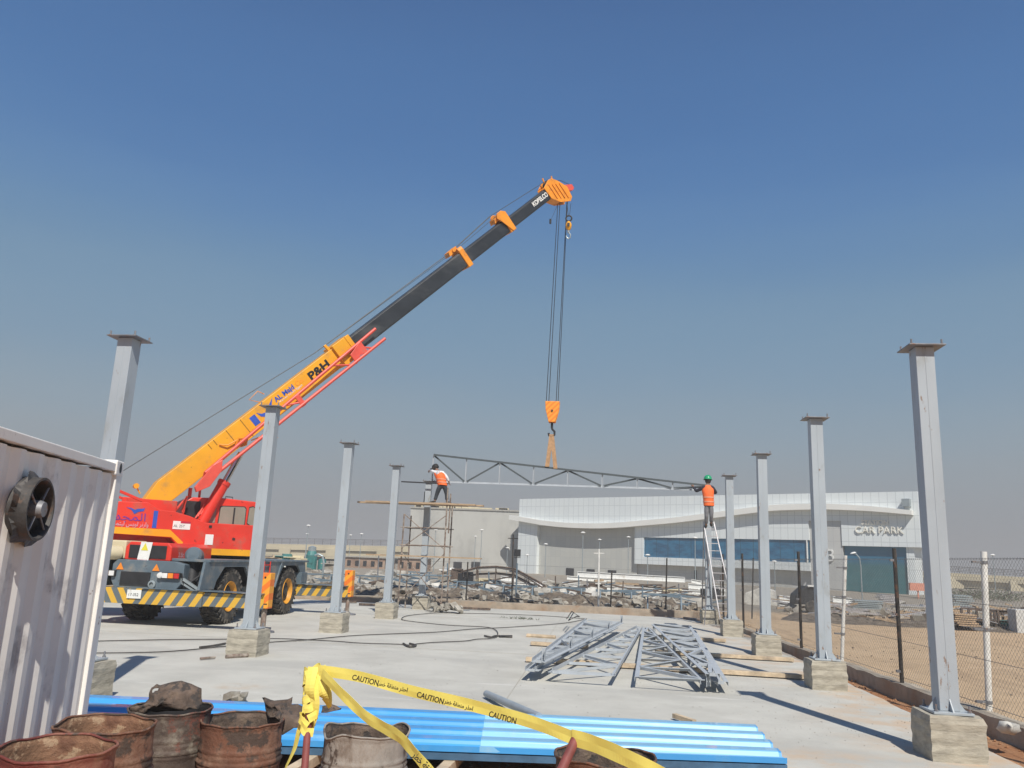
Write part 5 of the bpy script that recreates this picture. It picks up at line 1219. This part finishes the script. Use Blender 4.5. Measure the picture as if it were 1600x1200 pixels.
def sheet_quad(FL,FR,NL,NR,z,label,nr=4,mt=None):
    """profiled sheet between far edge FL-FR and near edge NL-NR"""
    m=MB(); prof=[]
    for k in range(nr): prof+=[(k/nr,.05),((k+.34)/nr,.05),((k+.38)/nr,.043),((k+.455)/nr,.005),((k+.48)/nr,0),((k+.84)/nr,0),((k+.96)/nr,.045),((k+.99)/nr,.05)]
    prof+=[(1,.05),(1.001,.0)]
    vs=[]
    for E0,E1 in ((FL,NL),(FR,NR)):
        for f,h in prof: p=V(E0).lerp(V(E1),f); vs.append((p.x,p.y,z+h))
    q=len(prof); m.add(vs,[(i,i+1,q+i+1,q+i) for i in range(q-1)])
    o=m.build('profiled_sheet',mt or BSHEET); s=o.modifiers.new('s','SOLIDIFY'); s.thickness=.004; s.offset=-1
    return tag(o,label,'sheet','stacked blue profiled sheets')
d_n=(c_nr-c_nl); c_nl2=c_nl-d_n*1.1; c_fl2=c_fl-(c_fr-c_fl)*.4
sheet_quad(c_fl2,c_fr,c_nl2,c_nr,zs,'lowest and longest glossy blue profiled sheet of the stack on the slab edge')
f=.60
c_m=c_fl.lerp(c_fr,f); c_mn=c_nl.lerp(c_nr,.38)
sheet_quad(c_m,c_fr+V((-.02,-.03,0)),c_mn,c_nr+V((-.03,0,0)),zs+.006,'upper glossy blue profiled sheet covering the right half of the stack',4,BSHEET2)
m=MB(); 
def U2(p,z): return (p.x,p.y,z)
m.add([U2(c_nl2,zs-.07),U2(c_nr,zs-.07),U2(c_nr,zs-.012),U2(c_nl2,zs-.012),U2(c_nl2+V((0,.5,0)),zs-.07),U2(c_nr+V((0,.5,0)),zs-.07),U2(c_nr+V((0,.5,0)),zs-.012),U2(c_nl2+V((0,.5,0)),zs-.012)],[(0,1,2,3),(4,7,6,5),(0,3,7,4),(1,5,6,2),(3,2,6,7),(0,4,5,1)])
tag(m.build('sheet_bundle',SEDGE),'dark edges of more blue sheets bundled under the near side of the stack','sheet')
for i,px in enumerate((470,700,930,1165)):
    p=cz_(px,1185 if px>1000 else 1170); m=MB(); m.bar((p.x-.03,p.y-.55,-.03),(p.x+.1,p.y+1.2,-.0),.1,.09); tag(m.build('timber_bearer',TIMB,bevel=.005),('timber bearer under the left part of the blue sheets','timber bearer under the blue sheets left of their middle','timber bearer under the blue sheets near the leaning rod','timber bearer poking out under the right end of the blue sheets')[i],'timber','timber bearers under the blue sheets')
p,q=G(760,1084,.06),G(842,1120,.14); m=MB(); m.tube(p,q,.045,16); tag(m.build('grey_pipe',PIPEG,smooth=True),'grey plastic pipe lying across the edge of the blue sheets','pipe')
p=G(1062,1122,.05); m=MB(); m.bar(p+V((-.05,.15,0)),p+V((.15,-.2,.0)),.06,.05); tag(m.build('timber_offcut',TIMB),'small timber offcut at the far edge of the blue sheets','timber')
p=G(370,1091,.05); rocks('cement_lump',5,(p.x-.12,p.x+.12),(p.y-.06,p.y+.1),(.08,.16),'small cement lumps on the slab above the drums',ROCKM,.3,12)
# pebbles on the foreground soil
def pebbles(n,xr_,yr,sr,label,m_,seed):
    random.seed(seed); m=MB()
    for k in range(n):
        x=random.uniform(*xr_);y=random.uniform(*yr); s=random.uniform(*sr)*random.uniform(.5,1); z=gh(x,y) if not(8.6<y<30 and x<4.2) else 0.0
        ax_2=M.Rotation(random.uniform(0,6.3),3,'Z'); c=V((x,y,z+s*.25)); vs=[c+ax_2@V((a*s*random.uniform(.6,1),b*s*random.uniform(.5,.9),e*s*random.uniform(.4,.7))) for a,b,e in ((1,0,0),(-1,0,0),(0,1,0),(0,-1,0),(0,0,1),(0,0,-1))]
        m.add(vs,[(0,2,4),(2,1,4),(1,3,4),(3,0,4),(2,0,5),(1,2,5),(3,1,5),(0,3,5)])
    return tag(m.build('pebbles',m_),label,'stones',kind='stuff')
pebbles(1500,(-3.5,6),(5,8.5),(.008,.035),'stones and grit on the orange soil in front',ROCKM,5)
pebbles(900,(4.3,5.1),(8.5,30),(.01,.05),'clods in the soil strip by the fence wall',GROUNDM,6)
pebbles(500,(-5,4.2),(8.7,16),(.004,.012),'grit scattered on the slab',SCRAP,7)
pebbles(260,(1.8,4.1),(9.5,16),(.006,.016),'grit near the right columns',ROCKM,8)
pebbles(600,(5.6,16),(9,29),(.01,.04),'stones on the sandy yard',SOILB,9)
# ================================================================== CONTAINER
c0_=V((-4.22,6.70,0)); CA=R(13.8); cd_=V((math.sin(CA),-math.cos(CA),0)); cn=V((math.cos(CA),math.sin(CA),0))
ct_=thing('shipping_container','white corrugated shipping container with an extractor fan, at the left edge','container',c0_-cn*1.2)
def CP(s,z,o=0): return c0_+cd_*s+cn*o+V((0,0,z))
ZT=2.54; ZB=-.12
m=MB(); vs=[]; s=.12; prof=[]
while s<11.8:
    prof+=[(s,0),(s+.07,0),(s+.150,-.030),(s+.206,-.030),(s+.276,0)]; s+=.2780
for a,o_ in prof: vs+=[CP(a,ZB+.16,o_-.03),CP(a,ZT-.12,o_-.03)]
n=len(prof); m.add(vs,[(2*i,2*i+2,2*i+3,2*i+1) for i in range(n-1)])
wl=m.build('corrugated_wall',CONT,ct_); so=wl.modifiers.new('s','SOLIDIFY'); so.thickness=.003
def CB(nm,s0,s1,z0,z1,o0,o1,mt,par=ct_,bevel=.006):
    m=MB(); mm=M((cd_,cn,V((0,0,1)))).transposed(); m.box(CP((s0+s1)/2,(z0+z1)/2,(o0+o1)/2),(s1-s0,abs(o1-o0),z1-z0),mat=mm); return m.build(nm,mt,par,bevel=bevel)
CB('top_rail',.16,12,ZT-.10,ZT-.03,-.07,.0,CONT); CB('bottom_rail',.16,12,ZB,ZB+.17,-.07,.0,CONT)
CB('corner_post',.0,.13,ZB+.12,ZT-.12,-.16,.005,CONT)
for z0,z1 in ((ZT-.13,ZT),(ZB,ZB+.13)):
    cc=CB('corner_casting',-.01,.17,z0,z1,-.17,.012,CONT,bevel=.012)
    m=MB(); m.lathe([(0,0),(.034,0),(.034,.002),(0,.002)],CP(.08,(z0+z1)/2,.013),cn,18)
    for i_,v_ in enumerate(m.v):
        d__=v_-CP(.08,(z0+z1)/2,.013); m.v[i_]=CP(.08,(z0+z1)/2,.013)+cd_*d__.dot(cd_)*.8+V((0,0,1))*d__.z*1.3+cn*d__.dot(cn)
    m.build('casting_hole',DK,cc)
CB('roof',0.05,12,ZT-.05,ZT-.02,-2.4,-.03,CONT); CB('end_wall',.02,.06,ZB,ZT-.06,-2.38,-.1,CONT); CB('rear_wall',.0,12,ZB,ZT-.06,-2.44,-2.40,CONT)
FANM=mat('fan_steel',(.07,.065,.062),.6,.3,.4,6,.3,20,rust=(.12,.08,.06),rust_amt=.4)
# fan on the wall
v=ray(42,795); t_=((c0_-V((0,0,H))).dot(cn))/(v.dot(cn)); fc=V((0,0,H))+v*t_
fan=MB(); fan.lathe([(.186,-.04),(.186,.07),(.195,.09),(.21,.09),(.21,-.04)],fc,cn,36,wob=lambda a,z,r:.01*math.sin(a*3)); 
fo=fan.build('extractor_fan',FANM,ct_,smooth=True)
m=MB(); m.lathe([(0,.0),(.185,.0)],fc-cn*.02,cn,30); m.build('fan_back',DK,fo)
m=MB(); m.lathe([(0,.09),(.05,.09),(.06,.06),(.06,-.02),(0,-.02)],fc+cn*.02,cn,20); m.build('motor',DARKPLATE,fo,smooth=True)
ex=cd_; ez=V((0,0,1))
for k in range(5):
    a=2*math.pi*k/5+.3; e=ex*math.cos(a)+ez*math.sin(a); f_=-ex*math.sin(a)+ez*math.cos(a); m=MB()
    m.add([fc+e*.05-f_*.02+cn*.04,fc+e*.17-f_*.06+cn*.03,fc+e*.175+f_*.045+cn*.0,fc+e*.05+f_*.03+cn*.02],[(0,1,2,3)]); b_=m.build('blade',DK,fo); b_.modifiers.new('s','SOLIDIFY').thickness=.003
m=MB()
for a in (.6,2.2,3.9,5.3): e=ex*math.cos(a)+ez*math.sin(a); m.tube(fc+cn*.07+e*.05,fc+cn*.07+e*.195,.008,6)
m.build('motor_bracket',DARKPLATE,fo)
# torn sheet and foam round the fan
random.seed(12); m=MB(); n=40; vs=[]
for j in range(n):
    a=2*math.pi*j/n; e=ex*math.cos(a)+ez*math.sin(a); r1=.205; r2=.236+.03*noise.noise(V((a*2.2,1,0)))+.02*math.sin(a*5)+(.04 if 3.2<a<4.4 else 0)
    vs+=[fc+e*r1+cn*.03,fc+e*r2+cn*(.0+.02*math.sin(a*7))]
m.add(vs,[(2*j,2*j+1,(2*j+3)%(2*n),(2*j+2)%(2*n)) for j in range(n)]); q=m.build('torn_seal',FANM,fo); q.modifiers.new('s','SOLIDIFY').thickness=.004
# ================================================================== DRUMS
def drum(px,py,wpx,zr,mt,label,seed,inside=INNER,dent=.03,hh=.88,sq=(1,1),crumple=0.0,depth_bias=1.0,bottom_r=None):
    """rim centre at pixel (px,py) with apparent width wpx: distance from size"""
    dist=F*.585/wpx*depth_bias; v=ray(px,py); P_=V((0,0,H))+v*(dist/F)
    x,y,z=P_; t=thing('steel_drum',label,'drum',(x,y,z-hh),'scrap steel drums in the foreground')
    base=V((x,y,z-hh)); r=.2925; br=bottom_r or r
    prof=[]; N_=40
    ks=[0,.012,.03]+[.03+i*(hh-.06)/60 for i in range(1,61)]+[hh-.018,hh-.012,hh-.004,hh]
    for h in ks:
        f=h/hh; rr=br+(r-br)*f
        for hc in (hh/3,2*hh/3,hh/3+.035,2*hh/3+.035): rr+=.011*math.exp(-((h-hc)/.010)**2)
        for k in range(3): rr+=.010*math.exp(-((h-(hh*.70+k*.042))/.012)**2)
        if h>hh-.02: rr+=.007
        if h<.015: rr+=.005
        prof.append((rr,h))
    rs=random.Random(seed); ph=[rs.uniform(0,6.28) for _ in range(4)]
    def wob(a,z_,r_):
        f=min(1,z_/hh)**2; return f*dent*(math.sin(2*a+ph[0])+.5*math.sin(3*a+ph[1])+.25*math.sin(7*a+ph[2]+z_*6))+dent*.5*noise.noise(V((math.cos(a)*2,math.sin(a)*2,z_*4+seed)))
    m=MB(); m.lathe(prof,base,(0,0,1),N_,wob=wob)
    # rim waviness
    for v_ in m.v:
        h=v_.z-base.z
        if h>hh-.06: a=math.atan2(v_.y-y,v_.x-x); v_.z+=(crumple*(math.sin(3*a+ph[3])+.6*math.sin(5*a+ph[1]))+.004*math.sin(9*a))*(h-(hh-.06))/.06
    o=m.build('shell',mt,t,smooth='all')
    m=MB(); m.lathe([(rr_-.0035,h) for rr_,h in prof[::-1] if h<hh-.001],base,(0,0,1),N_,wob=wob)
    for v_ in m.v:
        h=v_.z-base.z
        if h>hh-.06: a=math.atan2(v_.y-y,v_.x-x); v_.z+=(crumple*(math.sin(3*a+ph[3])+.6*math.sin(5*a+ph[1]))+.004*math.sin(9*a))*(h-(hh-.06))/.06
    m.build('lining',inside,t,smooth='all')
    m=MB(); m.lathe([(0,.03),(br-.01,.03)],base,(0,0,1),N_); m.build('bottom',inside,t)
    m=MB(); ring=[]
    for j in range(N_+1):
        a=2*math.pi*j/N_; rr=(r+.006)*(1+wob(a,hh,r)); 
        ring.append((x+0,y+0,0))
    # rolled bead following the rim
    top=[v_ for v_ in (V(v__) for v__ in [])]
    me=o.data; nb=len(prof); pts=[me.vertices[(nb-1)*N_+j].co+OFF[o] for j in range(N_)]; pts.append(pts[0]); m.path(pts,.008,6,cap=False); m.build('rim_bead',mt,t,smooth='all')
    return t,P_
d1,_=drum(88,1168,172,0,DRUMR,'dull red open rusty drum in the bottom left corner',1,dent=.02,crumple=.006)
d2,_=drum(165,1131,146,0,DRUMM,'brown open rusty drum second from the left with ridged side',2,dent=.025,crumple=.008)
d3,p3=drum(267,1106,122,0,DRUMB,'tar-stained drum with a torn scrap shell on top',3,dent=.02,inside=DK)
d4,p4=drum(380,1124,122,0,DRUMM,'plain brown rusty drum fourth from the left',4,dent=.012,inside=SCRAP)
d5,p5=drum(572,1142,122,0,DRUMG,'pale cement-caked crumpled drum under the yellow tape',5,dent=.06,crumple=.02,inside=SCRAP,bottom_r=.31)
d6,p6=drum(945,1180,150,0,DRUMM,'rusty brown drum behind the leaning rod at the bottom centre',6,dent=.02,crumple=.006,inside=SCRAP)
# scrap lids
def crumple_sheet(name,pxs,Y,label,mt,thick=.006,depth=.25,seed=0):
    pass
rs=random.Random(3)
def shell(name,P0,pts,label,mt,bulge,seed,hole=None):
    """torn sheet: outline px points, bulging towards the viewer"""
    cen=V((0,0,0)); Q=[AY(a,b,P0.y+dy) for a,b,dy in pts]
    for q in Q: cen+=q/len(Q)
    cen+=V((0,-bulge,0)); m=MB(); Q=[q_ for a_,b_ in zip(Q,Q[1:]+Q[:1]) for q_ in (a_,a_.lerp(b_,.5))]; n=len(Q); rings=9; vs=[]
    for k in range(rings):
        f=1-k/rings
        for j,q in enumerate(Q):
            p=cen.lerp(q,f); p+=V((0,-bulge*(1-f*f)*.4,0)); p+=V((noise.noise(p*7+V((seed,0,0))),noise.noise(p*7+V((0,seed,0))),noise.noise(p*9+V((0,0,seed)))))*.035+V((noise.noise(p*31+V((seed,0,0))),noise.noise(p*29+V((0,seed,0))),noise.noise(p*33)))*.016
            vs.append(p)
    vs.append(cen); m.add(vs,[(k*n+j,k*n+(j+1)%n,(k+1)*n+(j+1)%n,(k+1)*n+j) for k in range(rings-1) for j in range(n) if not(hole and k in hole[0] and j in hole[1])]+[((rings-1)*n+j,(rings-1)*n+(j+1)%n,rings*n) for j in range(n)])
    o=m.build(name,mt,smooth='all'); s=o.modifiers.new('s','SOLIDIFY'); s.thickness=.005; return tag(o,label,'scrap')
shell('torn_scrap',p3,[(205,1112,-.10),(207,1104,-.12),(222,1099,-.12),(232,1090,-.1),(240,1076,-.05),(247,1070,0),(262,1066,0),(283,1061,0),(297,1066,.02),(311,1074,.03),(316,1090,.05),(320,1100,.05),(312,1108,.0),(296,1110,-.05),(262,1110,-.1),(236,1112,-.14),(217,1114,-.14)],'torn dark scrap shell with a round hole sticking up from the tarred drum',SCRAP,.10,3,hole=((2,3),(8,9,10)))
p3b=V((p4.x,p4.y+.25,p4.z))
shell('rusty_flap',p3b,[(408,1092,.1),(452,1096,.1),(455,1091,.1),(458,1105,.08),(478,1108,.1),(470,1118,.0),(478,1140,-.1),(440,1145,-.15),(438,1124,-.15),(420,1118,0),(413,1101,.1)],'bent brown rusty flap between the fourth drum and the tape post',SCRAP,.06,9)
shell('rusty_flap',V((p4.x,p4.y+.2,p4.z)),[(505,1104,.1),(528,1103,.1),(536,1106,.1),(520,1112,.0),(500,1113,0)],'small rusty strip sticking out right of the tape post',SCRAP,.02,5)
# crumpled inside of cement drum
# ================================================================== TAPE AND POSTS
YP=5.15
pt=AY(488,1046,YP); pbm=AY(477,1215,YP-.35); pbm.z=min(pbm.z,0)
post=thing('tape_post','dull red steel rod wrapped in yellow caution tape','post',pbm)
m=MB(); m.tube(pbm,pt,.022,12); m.build('rod',REDROD,post,smooth=True)
# wrapped and knotted tape round the rod
random.seed(19); m=MB()
def ribbon(m,pts,w,twist=0,n=8,seedv=0,wv=None):
    """ribbon through pts, its width direction starts at wv (vertical)"""
    P_=[V(p) for p in pts]; C=[]
    for i in range(len(P_)-1):
        p0=P_[max(0,i-1)];p1=P_[i];p2=P_[i+1];p3_=P_[min(len(P_)-1,i+2)]
        for k in range(n): t=k/n; C.append(.5*((2*p1)+(-p0+p2)*t+(2*p0-5*p1+4*p2-p3_)*t*t+(-p0+3*p1-3*p2+p3_)*t**3))
    C.append(P_[-1]); vs=[]
    L=len(C)
    for i,c in enumerate(C):
        tg=(C[min(i+1,L-1)]-C[max(i-1,0)]).normalized(); wdir=V(wv or (0,0,1)); wdir=(wdir-tg*wdir.dot(tg)).normalized(); b=tg.cross(wdir)
        a=(twist(i/L) if callable(twist) else twist*i/L)+.05*math.sin(i*.5+seedv); wd=wdir*math.cos(a)+b*math.sin(a)
        vs+=[c+wd*w/2,c+b*.003*math.sin(i*.3),c-wd*w/2]
    m.add(vs,[(3*i+k,3*i+k+1,3*i+k+4,3*i+k+3) for i in range(L-1) for k in (0,1)]); return C
for k in range(7):
    z0=pt.lerp(pbm,.0+.045*k); rr=.034+random.uniform(0,.018)
    ribbon(m,[z0+V((rr*math.cos(a+k)*1.1,rr*math.sin(a+k),-.02*a/3+.02*math.sin(a*2+k))) for a in (0,1,2,3,4,5,6.3)],.05,seedv=k)
for (a,b,c_) in (((490,1042),(484,1080),(492,1110)),((496,1050),(505,1085),(514,1100)),((484,1046),(492,1100),(485,1135)),((500,1042),(512,1090),(508,1100))):
    ribbon(m,[AY(*a,YP-.06),AY(*b,YP-.10),AY(*c_,YP-.05)],.07,.8,seedv=a[0],wv=(1,0,0))
tp_=m.build('wrapped_tape',TAPE,post); tp_.modifiers.new('s','SOLIDIFY').thickness=.0015
m=MB(); ribbon(m,[AY(486,1110,YP-.07),AY(478,1125,YP-.08),AY(468,1140,YP-.08),AY(460,1170,YP-.06),AY(446,1200,YP-.05)],.045,1.2,wv=(1,0,0)); o=m.build('loose_tape_end',TAPE,post); o.modifiers.new('s','SOLIDIFY').thickness=.0015
def tape_text(body,P0,P1,size,par,w_off=.0):
    ax2=(P1-P0).normalized(); vd=(P0-V((0,0,H))).normalized(); nr_=-(vd-ax2*vd.dot(ax2)).normalized(); ay2=nr_.cross(ax2)
    return text('tape_lettering',body,BLKT,P0+nr_*.012+ay2*w_off,ax2,ay2,size,par,.0005,bold=.0008)
def strap(pts,w,label,tx,seed,twist=0):
    m=MB(); P_=[AY(a,b,y) for a,b,y in pts]; C=ribbon(m,P_,w,twist,n=12,seedv=seed)
    # face the ribbon towards the viewer side like a hanging band
    o=m.build('caution_tape',TAPE); o.modifiers.new('s','SOLIDIFY').thickness=.0012; tag(o,label,'tape')
    AR='\uFEAE\uFEC4\uFEA7 \uFE94\uFED8\uFEC4\uFEE8\uFEE3 \uFEAD\uFEAC\uFEA3\uFE8D'
    for (px,py,Y,px2,py2,Y2,b,s) in tx: tape_text(b if b!='AR' else AR,AY(px,py,Y),AY(px2,py2,Y2),s,o)
    return o
strap([(497,1047,5.08),(560,1057,4.98),(640,1079,4.85),(740,1103,4.65),(830,1128,4.45),(893,1152,4.3)],.064,'long yellow caution tape stretched from the wrapped rod to the leaning rod',
 [(551,1062,4.93,592,1072,4.87,'CAUTION',.042),(592,1071,4.87,630,1080,4.81,'AR',.032),(652,1089,4.75,694,1101,4.68,'CAUTION',.041),(696,1099,4.68,736,1110,4.6,'AR',.030),(765,1120,4.53,800,1130,4.45,'CAUTION',.041)],1)
strap([(893,1152,4.3),(930,1163,4.2),(985,1187,4.05),(1040,1215,3.95)],.078,'lower yellow caution tape running right from the leaning rod',[],2)
strap([(503,1052,5.05),(535,1085,4.9),(570,1118,4.75),(600,1137,4.6),(625,1152,4.45),(650,1180,4.3),(680,1215,4.2)],.062,'second yellow caution tape dropping over the cement drum',
 [(645,1183,4.28,668,1207,4.2,'AR',.045)],3)
q0=AY(903,1147,4.33); q1=AY(872,1215,4.15); m=MB(); m.tube(q1,q0,.024,12); tag(m.build('leaning_rod',REDROD,smooth=True),'dull red rod leaning right and holding the tape over the red drum','rod')
# orange sand heap at the bottom
p=G(870,1196,-.1)
bank('sand_heap',-1.4,1.1,4.9,5.9,.22,13,GROUNDM,'orange sand heap round the foot of the leaning rod')
# plastic rubbish by fence corner
random.seed(15); a=G(1575,1140,.15)
m=MB(); m.lathe([(0,-.06),(.07,-.05),(.12,0),(.09,.06),(0,.08)],(a.x,a.y,.16),(.2,.3,1),14,wob=lambda a_,z,r:.25*math.sin(a_*3+z*20)+.15*math.sin(a_*5)); tag(m.build('plastic_bag',PAPER,smooth='all'),'crumpled whitish plastic bag on the low wall at the right edge','bag')
# ================================================================== HAZE
hz=MB(); hz.box((0,200,8.5),(2390,2380,23.0))
HZM=bpy.data.materials.new('haze'); HZM.use_nodes=True; n=HZM.node_tree; n.nodes.clear(); o_=n.nodes.new('ShaderNodeOutputMaterial'); pv=n.nodes.new('ShaderNodeVolumePrincipled')
pv.inputs['Density'].default_value=.0021; pv.inputs['Color'].default_value=(.80,.78,.76,1); n.links.new(pv.outputs[0],o_.inputs['Volume'])
HAZE=True
if HAZE:
    h_=hz.build('haze',HZM); tag(h_,'pale dusty air over the whole site','haze',kind='stuff')
    sc.cycles.volume_bounces=0
